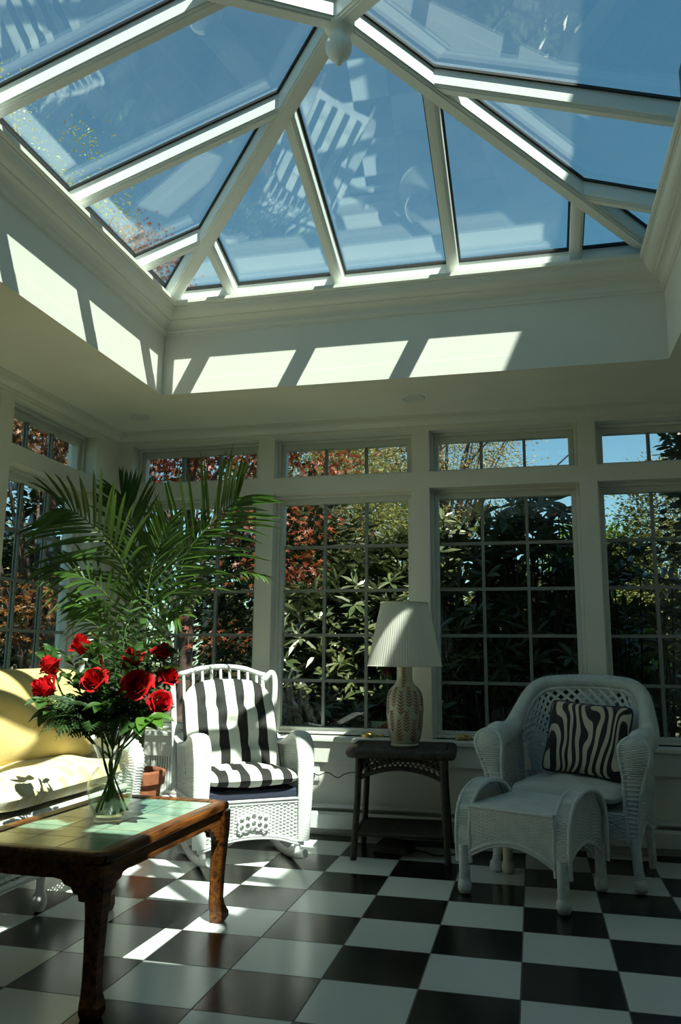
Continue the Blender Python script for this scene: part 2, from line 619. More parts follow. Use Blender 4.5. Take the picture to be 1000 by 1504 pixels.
# ---- windows
def make_window(n, frame, a0, a1, z0, z1, cols, rows, label, ga=.042, gt=.053, gb=.036, crank=None, latch=False):
    """frame(a, d, z): a along the wall, d depth out of the room from the inner face."""
    w = struct(thing('window_%d' % n, label, None), label)
    w.pop('category') if 'category' in w.keys() else None

    def bx(m, p, q):
        c = [frame(*p), frame(*q)]
        m.box(c[0], c[1])
    m = MB()                                            # stop frame against the masonry
    s = .018
    bx(m, (a0, .080, z0), (a0 + s, .175, z1))
    bx(m, (a1 - s, .080, z0), (a1, .175, z1))
    bx(m, (a0 + s, .080, z1 - s), (a1 - s, .175, z1))
    bx(m, (a0 + s, .080, z0), (a1 - s, .175, z0 + s * .8))
    m.build('window_frame', MT['trim'], w, bevel=.003)
    m = MB()                                            # sash
    g0, g1, h0, h1 = a0 + ga, a1 - ga, z0 + gb, z1 - gt
    bx(m, (a0 + s, .100, z0 + s * .8), (g0, .150, z1 - s))
    bx(m, (g1, .100, z0 + s * .8), (a1 - s, .150, z1 - s))
    bx(m, (g0, .100, h1), (g1, .150, z1 - s))
    bx(m, (g0, .100, z0 + s * .8), (g1, .150, h0))
    m.build('sash', MT['sash'], w, bevel=.003)
    m = MB()
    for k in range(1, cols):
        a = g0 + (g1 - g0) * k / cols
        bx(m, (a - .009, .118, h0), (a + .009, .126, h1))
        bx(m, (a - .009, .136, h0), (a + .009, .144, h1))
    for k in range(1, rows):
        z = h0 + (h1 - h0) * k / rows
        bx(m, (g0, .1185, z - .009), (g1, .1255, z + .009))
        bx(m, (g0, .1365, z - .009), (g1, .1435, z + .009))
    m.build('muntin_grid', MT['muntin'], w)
    m = MB()
    bx(m, (g0 - .004, .128, h0 - .004), (g1 + .004, .134, h1 + .004))
    m.build('glass_pane', MT['glass'], w)
    if crank is not None:
        # folding brass crank operator on the sill
        m = MB()
        c = np.array(frame(crank, .018, z0 - .004))
        ax = np.array(frame(crank + 1, .018, z0 - .004)) - c
        dp = np.array(frame(crank, 1.018, z0 - .004)) - c
        up = np.array((0, 0, 1.0))
        body = [c - ax * .035 + up * .004, c - ax * .02 + up * .012, c + up * .017, c + ax * .02 + up * .012, c + ax * .035 + up * .004]
        m.tube(body, [.008, .014, .016, .014, .008], 10, flat=(1, 1.2))
        m.tube([c + up * .02, c + up * .03 - dp * .006, c + ax * .03 + up * .026 - dp * .012, c + ax * .068 + up * .012 - dp * .014, c + ax * .085 + up * .014 - dp * .014], [.007, .006, .005, .005, .006], 8)
        m.lathe([(.0, -.010), (.008, -.006), (.010, 0), (.008, .006), (0, .010)], 10, tuple(c + ax * .09 + up * .014 - dp * .014))
        tag(m.build('crank_handle', MT['brass'], w, smooth=True), 'brass crank handle on the sill')
    if latch:
        m = MB()
        zc = z0 + .235
        bx(m, (a0 + .003, .072, zc - .065), (a0 + .016, .080, zc + .065))
        q = [frame(a0 + .010, d, z) for d, z in ((.074, zc - .055), (.060, zc - .05), (.056, zc), (.060, zc + .05), (.074, zc + .055))]
        m.tube(q, .0055, 8)
        tag(m.build('latch', MT['brass'], w, smooth=True), 'tall brass latch on the window jamb')
    return w


back = lambda a, d, z: (a, YF + d, z)
left = lambda a, d, z: (XL - d, a, z)
desc = ['behind the palm', 'behind the lamp', 'behind the wicker armchair', 'at the right end']
for k, (a, b) in enumerate(OPEN):
    make_window(k + 1, back, a, b, ZS, ZR, 3, 5, 'tall casement window %s' % desc[k], crank=(None, -.87, -.33, None)[k], latch=(k == 1))
    make_window(k + 5, back, a, b, ZB, ZT, 3, 1, 'transom window above the casement %s' % desc[k], ga=.047, gt=.054, gb=.030)
for k, (a, b) in enumerate(LOPEN):
    d = ('next to the corner', 'behind the sofa', 'furthest from the corner')[k]
    make_window(k + 9, left, a, b, ZS, ZR, 3, 5, 'tall casement window in the left wall %s' % d)
    make_window(k + 12, left, a, b, ZB, ZT, 3, 1, 'transom window in the left wall %s' % d, ga=.047, gt=.054, gb=.030)

# ---- recessed downlights
for k, (x, y) in enumerate(((-.539, 1.614), (-2.22, 1.625), (1.09, 1.614))):
    t = thing('recessed_downlight', ('round recessed downlight in the ceiling above the table lamp', 'round recessed downlight in the ceiling above the palm', 'round recessed downlight at the right end of the ceiling')[k],
              'ceiling light', (x, y, ZC), 0, 'recessed ceiling downlights')
    m = MB()
    m.lathe([(.050, .0), (.052, -.004), (.060, -.007), (.068, -.005), (.070, 0.0)], 28, close=False)
    m.build('trim_ring', MT['metalwhite'], t, smooth=True)
    m = MB()
    m.lathe([(0, -.0015), (.03, -.0018), (.050, -.001)], 28, close=False)
    m.build('lens', MT['sash'], t, smooth=True)

# ---- the glazed roof lantern
ACX, ACY = -.573, -.050
ZG, SL = 3.470, .335
zg = lambda r: ZG - SL * r
sky = struct(thing('skylight', 'white framed pyramid skylight with glass panes', None, (ACX, ACY, 0)), 'white framed pyramid skylight with glass panes')
RE = 1.300                      # where the panes meet the curb


def rotk(k):
    return Matrix.Rotation(k * PI / 2, 4, 'Z')


mb = MB()
for k in range(4):
    mb.M = rotk(k)
    H = 1.425
    mb.hexa([(-RE, RE, 2.955), (RE, RE, 2.955), (H, H, 2.955), (-H, H, 2.955)],
            [(-RE, RE, zg(RE) - .006), (RE, RE, zg(RE) - .006), (H, H, zg(H) - .006), (-H, H, zg(H) - .006)])
    mb.hexa([(-RE + .02, RE - .02, 2.955), (RE - .02, RE - .02, 2.955), (RE, RE, 2.955), (-RE, RE, 2.955)],
            [(-RE + .02, RE - .02, 2.990), (RE - .02, RE - .02, 2.990), (RE, RE, 2.990), (-RE, RE, 2.990)])
mb.M = None
mb.build('curb_frame', MT['alu'], sky)
for k in range(4):
    R = rotk(k)
    # hip rafter
    mb = MB()
    mb.M = R
    for (w, zt_, zb_) in ((.037, -.004, .098), (.029, -.098, .107), (.020, -.107, .113)):
        o = w / math.sqrt(2)
        ra, rb = .0, 1.325
        zt2 = lambda r: zg(r) + zt_
        bot = [(ra - o, ra + o, zg(ra) - zb_), (ra + o, ra - o, zg(ra) - zb_), (rb + o, rb - o, zg(rb) - zb_), (rb - o, rb + o, zg(rb) - zb_)]
        top = [(ra - o, ra + o, zt2(ra)), (ra + o, ra - o, zt2(ra)), (rb + o, rb - o, zt2(rb)), (rb - o, rb + o, zt2(rb))]
        mb.hexa(bot, top)
    mb.build('hip_rafter', MT['alu'], sky)
    for a in (-.914, -.305, .305, .914):
        mb = MB()
        mb.M = R
        ra, rb = abs(a) + .015, RE + .02
        for (w, zt_, zb_) in ((.029, -.004, .083), (.021, -.083, .091), (.014, -.091, .096)):
            mb.hexa([(a - w, ra, zg(ra) - zb_), (a + w, ra, zg(ra) - zb_), (a + w, rb, zg(rb) - zb_), (a - w, rb, zg(rb) - zb_)],
                    [(a - w, ra, zg(ra) + zt_), (a + w, ra, zg(ra) + zt_), (a + w, rb, zg(rb) + zt_), (a - w, rb, zg(rb) + zt_)])
        mb.build('jack_rafter', MT['alu'], sky)
    cuts = [-RE, -.914, -.305, .305, .914, RE]
    for i in range(5):
        a0, a1 = cuts[i], cuts[i + 1]
        if i == 0:
            poly = [(a1, RE), (a0, RE), (a1, abs(a1))]
        elif i == 4:
            poly = [(a1, RE), (a0, RE), (a0, abs(a0))]
        elif i == 2:
            poly = [(a1, RE), (a0, RE), (a0, -a0), (0, 0), (a1, a1)]
        else:
            poly = [(a1, RE), (a0, RE), (a0, abs(a0)), (a1, abs(a1))]

        def inset(poly, g):
            """Convex polygon moved in by g on each side (hip sides a little more, as the hip is wider)."""
            P = [np.array(p) for p in poly]
            c = sum(P) / len(P)
            lines = []
            for q in range(len(P)):
                p, d = P[q], P[(q + 1) % len(P)] - P[q]
                nn = np.array((-d[1], d[0])) / np.linalg.norm(d)
                if nn @ (c - p) < 0:
                    nn = -nn
                hip = abs(abs(d[0]) - abs(d[1])) < 1e-6
                eave = abs(d[1]) < 1e-6
                lines.append((p + nn * (g + (.008 if hip else 0) - (.026 if eave else 0)), d))
            out = []
            for q in range(len(P)):
                (p1, d1), (p2, d2) = lines[q - 1], lines[q]
                A = np.array([d1, -d2]).T
                s = np.linalg.solve(A, p2 - p1)
                out.append(p1 + d1 * s[0])
            return out
        mb = MB()
        mb.M = R
        pg = inset(poly, .022)
        mb.prism(pg, lambda a, r, d: (a, r, zg(r) + d), -.005, .005)
        mb.build('glass_pane', MT['roofglass'], sky)
        mb = MB()
        mb.M = R
        po, pi = inset(poly, .026), inset(poly, .040)
        n = len(po)
        for q in range(n):
            q2 = (q + 1) % n
            ring = [po[q], po[q2], pi[q2], pi[q]]
            mb.hexa([(p[0], p[1], zg(p[1]) - .017) for p in ring], [(p[0], p[1], zg(p[1]) - .006) for p in ring])
        mb.build('gasket', MT['gasket'], sky)
mb = MB()
mb.lathe([(0, 3.50), (.05, 3.50), (.056, 3.46), (.056, 3.352), (.050, 3.342), (.040, 3.336), (.030, 3.326), (.028, 3.318), (.034, 3.308), (.046, 3.296), (.051, 3.278), (.049, 3.256), (.040, 3.236), (.026, 3.220),
          (.016, 3.213), (.013, 3.206), (.011, 3.197), (.004, 3.192), (0, 3.191)][::-1], 28)
mb.build('finial', MT['trim'], sky, smooth=True)

# ---- baseboard heater and wall vent
t = thing('baseboard_heater', 'long low white baseboard heater along the back wall', 'heater', (0, YF, 0))
H0, H1 = XL + .25, XR - .02
prof = [(0, .165), (-.030, .165), (-.040, .163), (-.040, .156), (-.026, .150)]
mb = MB()
mb.prism([(-.002, .0), (-.014, .0), (-.014, .150), (-.050, .150), (-.055, .158), (-.048, .168), (-.002, .170)], lambda a, b, d: (d, a, b), H0, H1)
mb.build('back_plate', MT['metalwhite'], t)
mb = MB()
mb.prism([(-.078, .045), (-.086, .050), (-.086, .122), (-.066, .136), (-.064, .132), (-.080, .120), (-.080, .052)], lambda a, b, d: (d, a, b), H0, H1)
mb.build('front_panel', MT['metalwhite'], t)
mb = MB()
for x in np.arange(H0 + .01, H1, .012):
    mb.box((x, -.060, .055), (x + .002, -.016, .118))
mb.tube([(H0, -.040, .085), (H1, -.040, .085)], .011, 8)
mb.build('fin_element', MT['slot'], t)
for x in (H0 - .01, H1):
    mb = MB()
    mb.box((x, -.088, 0), (x + .012, -.002, .172))
    mb.build('end_cap', MT['metalwhite'], t)
t = thing('wall_vent', 'white louvred vent with upright slats on the lower wall behind the rocking chair', 'vent', (-2.125, YF, .30))
mb = MB()
for q in (((-.095, -.012, -.115), (-.083, -.001, .115)), ((.083, -.012, -.115), (.095, -.001, .115)), ((-.083, -.012, .103), (.083, -.001, .115)), ((-.083, -.012, -.115), (.083, -.001, -.103))):
    mb.box(*q)
mb.build('vent_frame', MT['metalwhite'], t)
mb = MB()
for x in np.linspace(-.072, .072, 10):
    mb.box((x - .005, -.010, -.103), (x + .005, -.003, .103))
mb.box((-.083, -.0025, -.103), (.083, -.001, .103))
mb.build('slats', MT['metalwhite'], t)
# ------------------------------------------------------------------ outside: house wing, lawn, trees and shrubs
def leafmat(name, c1, c2, rough=.45, trans=.3, scale=3.0, spec=.4):
    return principled(name, c1, rough, col2=c2, vscale=scale, trans=trans, spec=spec)


LM = {
    'maple': leafmat('maple_leaf', (.085, .017, .006), (.18, .048, .013), scale=2.2),
    'maple_red': leafmat('maple_leaf_red', (.17, .028, .012), (.28, .075, .028), scale=2.0),
    'gold': leafmat('maple_leaf_gold', (.10, .042, .008), (.19, .088, .020), scale=2.5),
    'rhodo': leafmat('rhododendron_leaf', (.036, .068, .024), (.098, .135, .056), rough=.28, trans=.12, scale=5, spec=.6),
    'sparse': leafmat('autumn_leaf', (.17, .185, .05), (.25, .22, .065), scale=1.5),
    'green': leafmat('tree_leaf', (.085, .12, .022), (.16, .18, .04), scale=1.2),
    'olive': leafmat('olive_leaf', (.085, .115, .025), (.15, .165, .045), scale=1.2),
    'bright': leafmat('bright_leaf', (.085, .21, .025), (.16, .29, .05), scale=1.2),
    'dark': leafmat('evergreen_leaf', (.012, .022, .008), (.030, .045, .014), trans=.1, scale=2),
    'yellow': leafmat('yellow_leaf', (.32, .33, .05), (.42, .40, .10), scale=1.5),
    'bark': principled('bark', (.055, .04, .03), .9, var=.35, vscale=12, bump=.6, bscale=30),
}
# leaf shapes: x across, y along, z up
SHAPE = {
    'oval': (np.array([(0, 0, 0), (.24, .35, .04), (.20, .72, .03), (0, 1, -.06), (-.20, .72, .03), (-.24, .35, .04)], float), [(0, 1, 2, 3), (0, 3, 4, 5)]),
    'long': (np.array([(0, 0, 0), (.12, .30, .04), (.13, .65, .02), (0, 1, -.10), (-.13, .65, .02), (-.12, .30, .04)], float), [(0, 1, 2, 3), (0, 3, 4, 5)]),
    'star': (np.array([(0, 0, 0), (.10, .30, .02), (.48, .22, -.06), (.20, .48, .03), (.40, .80, -.05), (.10, .62, .03), (0, 1.05, -.10), (-.10, .62, .03), (-.40, .80, -.05), (-.20, .48, .03), (-.48, .22, -.06), (-.10, .30, .02)], float),
             [(0, 1, 3, 5, 7, 9, 11), (1, 2, 3), (3, 4, 5), (5, 6, 7), (7, 8, 9), (9, 10, 11)]),
    'scale': (np.array([(0, 0, 0), (.30, .5, .06), (0, 1, -.05), (-.30, .5, .06)], float), [(0, 1, 2, 3)]),
}


def leaves(mb, c, d, size, shape, r, roll=.6, up=(0, 0, 1), mi=None):
    """Many leaves at once: c (n,3) bases, d (n,3) directions."""
    T, F = SHAPE[shape]
    n = len(c)
    d = d / (np.linalg.norm(d, axis=1, keepdims=True) + 1e-9)
    z = np.asarray(up, float) + r.normal(0, roll, (n, 3))
    x = np.cross(d, z)
    x /= np.linalg.norm(x, axis=1, keepdims=True) + 1e-9
    z = np.cross(x, d)
    s = np.broadcast_to(np.asarray(size, float), (n,)) * r.uniform(.75, 1.2, n)
    V = c[:, None, :] + s[:, None, None] * (T[None, :, 0, None] * x[:, None, :] + T[None, :, 1, None] * d[:, None, :] + T[None, :, 2, None] * z[:, None, :])
    k = len(T)
    for f in F:
        fa = np.array(f)[None, :] + (np.arange(n) * k)[:, None]
        mb.f.append((fa + mb.n, mb.mi if mi is None else mi))
    mb.v.append(V.reshape(-1, 3))
    mb.n += n * k
    return mb


def clumps(r, n, c, rad, shell=.45):
    """n clump centres in an ellipsoid, denser towards its outside."""
    v = r.normal(0, 1, (n, 3))
    v /= np.linalg.norm(v, axis=1, keepdims=True)
    q = shell + (1 - shell) * r.uniform(0, 1, (n, 1)) ** .6
    return np.asarray(c) + v * q * np.asarray(rad), v


def tree(name, label, cat, base, crown, rad, nclump, per, size, shape, leaf, spread=.25, seed=0, trunk_r=.09, flat=.55, group=None, limbs=14, droop=.15, shell=.45, extra=None):
    r = np.random.default_rng(seed)
    t = thing(name, label, cat, base, 0, group)
    b = np.array(base, float)
    cc, out = clumps(r, nclump, np.array(crown) - b, rad, shell)
    if extra is not None:
        cc = np.vstack([cc, np.array(extra) - b])
        out = np.vstack([out, np.tile((0, -1, 0), (len(extra), 1))])
        nclump = len(cc)
    mb = MB()
    top = np.array(crown) - b
    tr = spline([(0, 0, 0), tuple(top * .3 + r.normal(0, .06, 3)), tuple(top * .65 + r.normal(0, .1, 3)), tuple(top + (0, 0, rad[2] * .5))], 16)
    mb.tube(tr, np.linspace(trunk_r, trunk_r * .25, len(tr)), 8)
    for k in r.choice(nclump, min(limbs, nclump), replace=False):
        s = tr[int(len(tr) * r.uniform(.3, .85))]
        mid = (s + cc[k]) / 2 + np.array((0, 0, .12)) * rad[2]
        q = spline([s, mid, cc[k]], 8)
        mb.tube(q, np.linspace(trunk_r * .35, trunk_r * .08, len(q)), 5)
    mb.build('trunk', LM['bark'], t, smooth=True)
    n = nclump * per
    idx = np.repeat(np.arange(nclump), per)
    off = r.normal(0, 1, (n, 3)) * spread * np.array((1, 1, flat))
    c = cc[idx] + off
    d = out[idx] * .8 + off / spread * .5 + np.array((0, 0, -droop * 2)) + r.normal(0, .4, (n, 3))
    mb = MB()
    leaves(mb, c, d, size, shape, r)
    mb.build('foliage', LM[leaf], t)
    return t


G0 = -.35
mb = MB()
mb.box((-60, -40, G0 - .1), (60, 90, G0))
struct(mb.build('ground', principled('lawn', (.020, .035, .010), .95, col2=(.045, .06, .02), vscale=6, bump=.5, bscale=90)), 'dark green lawn outside')
# footing under the sun room
mb = MB()
mb.box((XO, YB0 - .1, G0), (XR + .13, YO, -.12))
struct(mb.build('wall_footing', MT['stucco']), 'masonry footing under the sun room')

# the taller wing of the house on the right: its eave shades the right part of the skylight
hw = struct(thing('wall_house_wing', 'taller wing of the house on the right', None, (1.62, 0, 0)), 'taller wing of the house on the right')
mb = MB()
mb.box((.0, -9, G0), (5, 3.0, 5.25))
mb.build('masonry', MT['stucco'], hw)
mb = MB()
mb.prism([(-.30, 5.25), (-.30, 5.49), (2.5, 7.3), (5.3, 5.49), (5.3, 5.25)], lambda a, b, d: (a, d, b), -9.3, 3.3)
mb.build('gable_roof', MT['roofing'], hw)

# Japanese maples by the corner of the room
EXT = [(-2.45, 4.4, 2.25), (-2.62, 4.4, 1.15), (-2.06, 4.2, 1.95), (-2.02, 4.3, 1.75), (-2.12, 4.2, 1.62), (-2.05, 4.4, 2.25), (-1.90, 5.0, 2.98), (-2.15, 5.0, 2.75), (-1.82, 5.0, 2.90)]
tree('maple_tree', 'orange-red japanese maple spreading outside the windows behind the palm', 'tree', (-3.4, 4.9, G0), (-3.35, 4.9, 3.50), (1.35, 1.3, .85), 62, 95, .085, 'star', 'maple', spread=.22, seed=3, trunk_r=.10, flat=.35, extra=EXT)
tree('maple_tree', 'golden maple outside the left wall window next to the corner', 'tree', (-5.2, 5.2, G0), (-5.2, 5.0, 3.75), (1.5, 1.5, .80), 70, 95, .085, 'star', 'gold', spread=.23, seed=5, trunk_r=.11, flat=.35,
     extra=[(-4.75, 4.5, 1.62), (-4.7, 4.5, 1.5), (-4.8, 4.4, 1.4), (-4.9, 4.45, 1.15)])
tree('maple_tree', 'tall red maple crown seen through the low left corner of the skylight', 'tree', (-5.9, 8.6, G0), (-6.3, 8.7, 6.2), (1.1, 1.5, 1.75), 80, 150, .07, 'star', 'maple_red', spread=.24, seed=8, trunk_r=.16, flat=.5)
tree('autumn_tree', 'tall thin tree with yellow-green leaves seen through the left slope of the skylight', 'tree', (-6.9, 6.2, G0), (-6.7, 6.1, 6.9), (1.4, 1.9, 1.75), 80, 75, .05, 'oval', 'yellow', spread=.20, seed=9, trunk_r=.12, limbs=45)
# beyond the lawn
tree('autumn_tree', 'lacy yellow-green tree against the sky above the lamp', 'tree', (-1.6, 13.2, G0), (-1.65, 13.2, 4.9), (1.75, 1.6, 1.7), 130, 110, .058, 'oval', 'sparse', spread=.24, seed=12, trunk_r=.13, limbs=60)
tree('broadleaf_tree', 'olive green tree filling the upper panes behind the lamp', 'tree', (-2.5, 9.4, G0), (-2.5, 9.4, 2.6), (1.25, 1.2, 1.55), 120, 160, .060, 'oval', 'green', spread=.24, seed=13, trunk_r=.12)
tree('broadleaf_tree', 'olive green tree far behind the lamp, left of the lacy tree', 'tree', (-4.3, 14.5, G0), (-4.3, 14.5, 4.0), (2.1, 1.8, 2.4), 130, 130, .09, 'oval', 'olive', spread=.33, seed=14, trunk_r=.15)
tree('broadleaf_tree', 'bright green sunlit tree seen at the left of the end window', 'tree', (1.25, 12.6, G0), (1.20, 12.6, 2.15), (.95, .8, 1.35), 130, 150, .080, 'oval', 'bright', spread=.22, seed=15, trunk_r=.10)
tree('broadleaf_tree', 'tall olive tree at the right of the end window', 'tree', (2.55, 11.6, G0), (2.42, 11.6, 2.35), (.85, .8, 1.95), 150, 160, .072, 'oval', 'olive', spread=.22, seed=16, trunk_r=.11)
tree('small_conifer', 'small yellow-green conifer low in the end window', 'shrub', (1.10, 7.0, G0), (1.10, 7.0, .80), (.34, .3, .55), 60, 50, .10, 'scale', 'bright', spread=.10, seed=17, trunk_r=.04)
FAR = [(-15.5, 19, 4.6, 'dark'), (-11.2, 15.5, 4.2, 'green'), (-8.6, 20.5, 4.6, 'olive'), (-2.2, 19.5, 2.9, 'green'), (1.0, 24, 2.9, 'olive'), (3.9, 19.0, 2.9, 'green'), (7.6, 22, 3.4, 'dark')]
FL = ['dark distant tree furthest to the left beyond the lawn', 'green distant tree left of the golden maple', 'olive distant tree behind the red maple', 'green distant tree behind the lacy tree', 'olive distant tree right of the lacy tree',
      'green distant tree behind the end window', 'dark distant tree furthest to the right beyond the lawn']
for k, (x, y, h, lf) in enumerate(FAR):
    tree('distant_tree', FL[k], 'tree', (x, y, G0), (x, y, h * .5), (1.5, 1.0, h * .50), 90, 45, .20, 'oval', lf, spread=.28, seed=30 + k, trunk_r=.14, limbs=6)
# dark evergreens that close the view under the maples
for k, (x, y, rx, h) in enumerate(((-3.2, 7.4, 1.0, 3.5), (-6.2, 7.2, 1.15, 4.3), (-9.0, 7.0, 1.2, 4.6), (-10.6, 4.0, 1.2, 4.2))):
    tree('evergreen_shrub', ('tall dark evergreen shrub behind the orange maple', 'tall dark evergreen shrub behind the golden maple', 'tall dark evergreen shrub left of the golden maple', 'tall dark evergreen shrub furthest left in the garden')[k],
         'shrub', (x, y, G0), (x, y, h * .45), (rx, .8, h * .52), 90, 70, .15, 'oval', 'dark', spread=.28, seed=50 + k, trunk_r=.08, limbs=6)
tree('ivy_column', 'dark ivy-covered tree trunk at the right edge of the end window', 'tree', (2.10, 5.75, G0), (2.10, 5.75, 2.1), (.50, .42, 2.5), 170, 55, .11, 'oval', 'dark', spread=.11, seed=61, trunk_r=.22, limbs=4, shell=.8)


# rhododendrons under the windows: whorls of long leathery leaves
def rhododendron(label, x0, x1, yc, tops, nwh, seed, ry=.45, slope=0.0):
    r = np.random.default_rng(seed)
    t = thing('rhododendron', label, 'shrub', ((x0 + x1) / 2, yc, G0), 0, None)
    o = np.array(t.location)
    xs_ = r.uniform(x0, x1, nwh)
    top = np.interp(xs_, np.linspace(x0, x1, len(tops)), tops)
    f_ = r.uniform(0, 1, nwh) ** .75
    z = .15 + (top - .15) * f_
    y = yc + ry * (1.5 * f_ - .9) * slope + r.uniform(-1, 1, nwh) * ry * (1 - .5 * f_ ** 4) * (1 - .5 * slope)
    c = np.stack([xs_, y, z], 1) - o
    mb = MB()
    st = MB()
    per = 9
    for k in range(nwh):
        ax = np.array(((xs_[k] - (x0 + x1) / 2) * .25, -(.25 + .35 * r.random()) if y[k] < yc else .3, 1.0)) + r.normal(0, .25, 3)
        ax /= np.linalg.norm(ax)
        e1 = np.cross(ax, (1, .2, .1))
        e1 /= np.linalg.norm(e1)
        e2 = np.cross(ax, e1)
        ph = np.arange(per) * 2 * PI / per + r.uniform(0, 6)
        el = r.uniform(-.25, .75, per)
        d = (np.cos(ph) * np.cos(el))[:, None] * e1 + (np.sin(ph) * np.cos(el))[:, None] * e2 + np.sin(el)[:, None] * ax
        leaves(mb, np.tile(c[k], (per, 1)), d, .155, 'long', r, roll=.15, up=ax)
        if k % 3 == 0:
            q = np.array((c[k][0] * .75, c[k][1] * .4, max(.0, c[k][2] * .35)))
            st.tube(spline([q, (q + c[k]) / 2 + r.normal(0, .04, 3), c[k]], 8), [.011, .006], 5) if False else st.tube([q, (q + c[k]) / 2 + r.normal(0, .04, 3), c[k]], [.012, .009, .005], 5)
    mb.build('foliage', LM['rhodo'], t)
    st.build('stems', LM['bark'], t, smooth=True)
    return t


rhododendron('rhododendron with long glossy leaves behind the lamp window', -1.90, -.66, 3.55, [1.52, 1.66, 1.84, 1.95, 2.02], 340, 71, slope=1.0)
rhododendron('tall rhododendron reaching the top of the window behind the wicker armchair', -.62, .40, 3.10, [1.92, 1.97, 2.02, 2.12, 2.14], 330, 72)
rhododendron('open dark rhododendron in the end window', .40, 1.22, 3.35, [1.72, 1.80, 1.66, 1.35], 105, 73)
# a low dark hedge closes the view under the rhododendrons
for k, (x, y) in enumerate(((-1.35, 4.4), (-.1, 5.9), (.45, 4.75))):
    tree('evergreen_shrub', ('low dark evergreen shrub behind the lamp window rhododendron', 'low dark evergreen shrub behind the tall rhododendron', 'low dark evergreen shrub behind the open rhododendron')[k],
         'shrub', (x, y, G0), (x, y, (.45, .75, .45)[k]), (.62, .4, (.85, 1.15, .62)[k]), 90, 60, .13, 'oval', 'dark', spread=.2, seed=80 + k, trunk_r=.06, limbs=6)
for pa, pb, lab in (((.931, 8.0, 3.913), (-3.85, 8.0, -.35), 'thin dark guy wire slanting across the top right pane of the window behind the armchair'),
                    ((-.572, 8.0, 4.212), (-5.95, 8.0, -.35), 'thin dark guy wire slanting across the upper panes of the window behind the lamp')):
    pa, pb = np.array(pa), np.array(pb)
    pb = pa + (pb - pa) * 1.0
    mb = MB()
    q = np.linspace(0, 1, 16)[:, None]
    mb.tube((pa - pb) / 2 * (1 - 2 * q) , .011, 6)
    tag(mb.build('guy_wire', MT['gasket'], loc=tuple((pa + pb) / 2)), lab, 'wire')
# ------------------------------------------------------------------ wicker furniture
MT['wicker'] = principled('white_wicker', (.80, .82, .80), .42, var=.05, vscale=25)
MT['wickerdim'] = principled('old_white_wicker', (.66, .71, .70), .5, var=.08, vscale=18)
MT['darkwicker'] = principled('dark_brown_wicker', (.040, .030, .020), .5, var=.35, vscale=30)
MT['navy'] = principled('navy_canvas', (.025, .032, .06), .8, bump=.3, bscale=400)
MT['cream'] = principled('pale_grey_canvas', (.62, .63, .58), .85, bump=.3, bscale=350)
MT['wood_cap'] = principled('worn_cream_leg', (.62, .60, .46), .5, var=.1, vscale=20)


def stripe_material(name, period, frac, off):
    """Woven cotton with black and white stripes running along local y."""
    m, nt, out = mat(name)
    tc = nd(nt, 'ShaderNodeTexCoord')
    sp = nd(nt, 'ShaderNodeSeparateXYZ')
    lk(nt, tc, 'Object', sp, 'Vector')
    a = nd(nt, 'ShaderNodeMath', operation='MULTIPLY_ADD')
    a.inputs[1].default_value = 1 / period
    a.inputs[2].default_value = off
    lk(nt, sp, 'X', a, 0)
    fr = nd(nt, 'ShaderNodeMath', operation='FRACT')
    lk(nt, a, 0, fr, 0)
    g = nd(nt, 'ShaderNodeMath', operation='LESS_THAN')
    g.inputs[1].default_value = frac
    lk(nt, fr, 0, g, 0)
    mx = nd(nt, 'ShaderNodeMix', data_type='RGBA')
    mx.inputs[6].default_value = (.78, .79, .72, 1)
    mx.inputs[7].default_value = (.022, .021, .020, 1)
    lk(nt, g, 0, mx, 'Factor')
    p = nd(nt, 'ShaderNodeBsdfPrincipled', i_Roughness=.75)
    p.inputs['Specular IOR Level'].default_value = .3
    lk(nt, mx, 2, p, 'Base Color')
    n = nd(nt, 'ShaderNodeTexNoise', i_Scale=300.0)
    lk(nt, tc, 'Object', n, 'Vector')
    b = nd(nt, 'ShaderNodeBump', i_Strength=.2, i_Distance=.002)
    lk(nt, n, 'Fac', b, 'Height')
    lk(nt, b, 'Normal', p, 'Normal')
    lk(nt, p, 'BSDF', out, 'Surface')
    return m


MT['stripe'] = stripe_material('black_and_white_stripe', .108, .46, .73)


def lerp(a, b, t):
    return np.asarray(a) * (1 - t) + np.asarray(b) * t


def ruled(A, B):
    """Surface between two curves given as arrays: S(u, v), u along the curves, v from A to B."""
    A, B = np.asarray(A, float), np.asarray(B, float)

    def S(u, v):
        u = np.asarray(u, float)
        v = np.asarray(v, float)
        out = []
        for k in range(3):
            a = np.interp(u, np.linspace(0, 1, len(A)), A[:, k])
            b = np.interp(u, np.linspace(0, 1, len(B)), B[:, k])
            ea = np.where(u < 0, (A[1, k] - A[0, k]) * (len(A) - 1) * u, np.where(u > 1, (A[-1, k] - A[-2, k]) * (len(A) - 1) * (u - 1), 0))
            eb = np.where(u < 0, (B[1, k] - B[0, k]) * (len(B) - 1) * u, np.where(u > 1, (B[-1, k] - B[-2, k]) * (len(B) - 1) * (u - 1), 0))
            out.append((a + ea) * (1 - v) + (b + eb) * v)
        return np.stack(out, -1)
    return S


# ---- the rocking chair
rk = thing('rocking_chair', 'white wicker rocking chair with black and white striped cushions', 'rocking chair', (-1.27, 1.20, 0), math.radians(36.5))
W2 = .275
D = .53
ZRAIL = .295
W = MT['wicker']
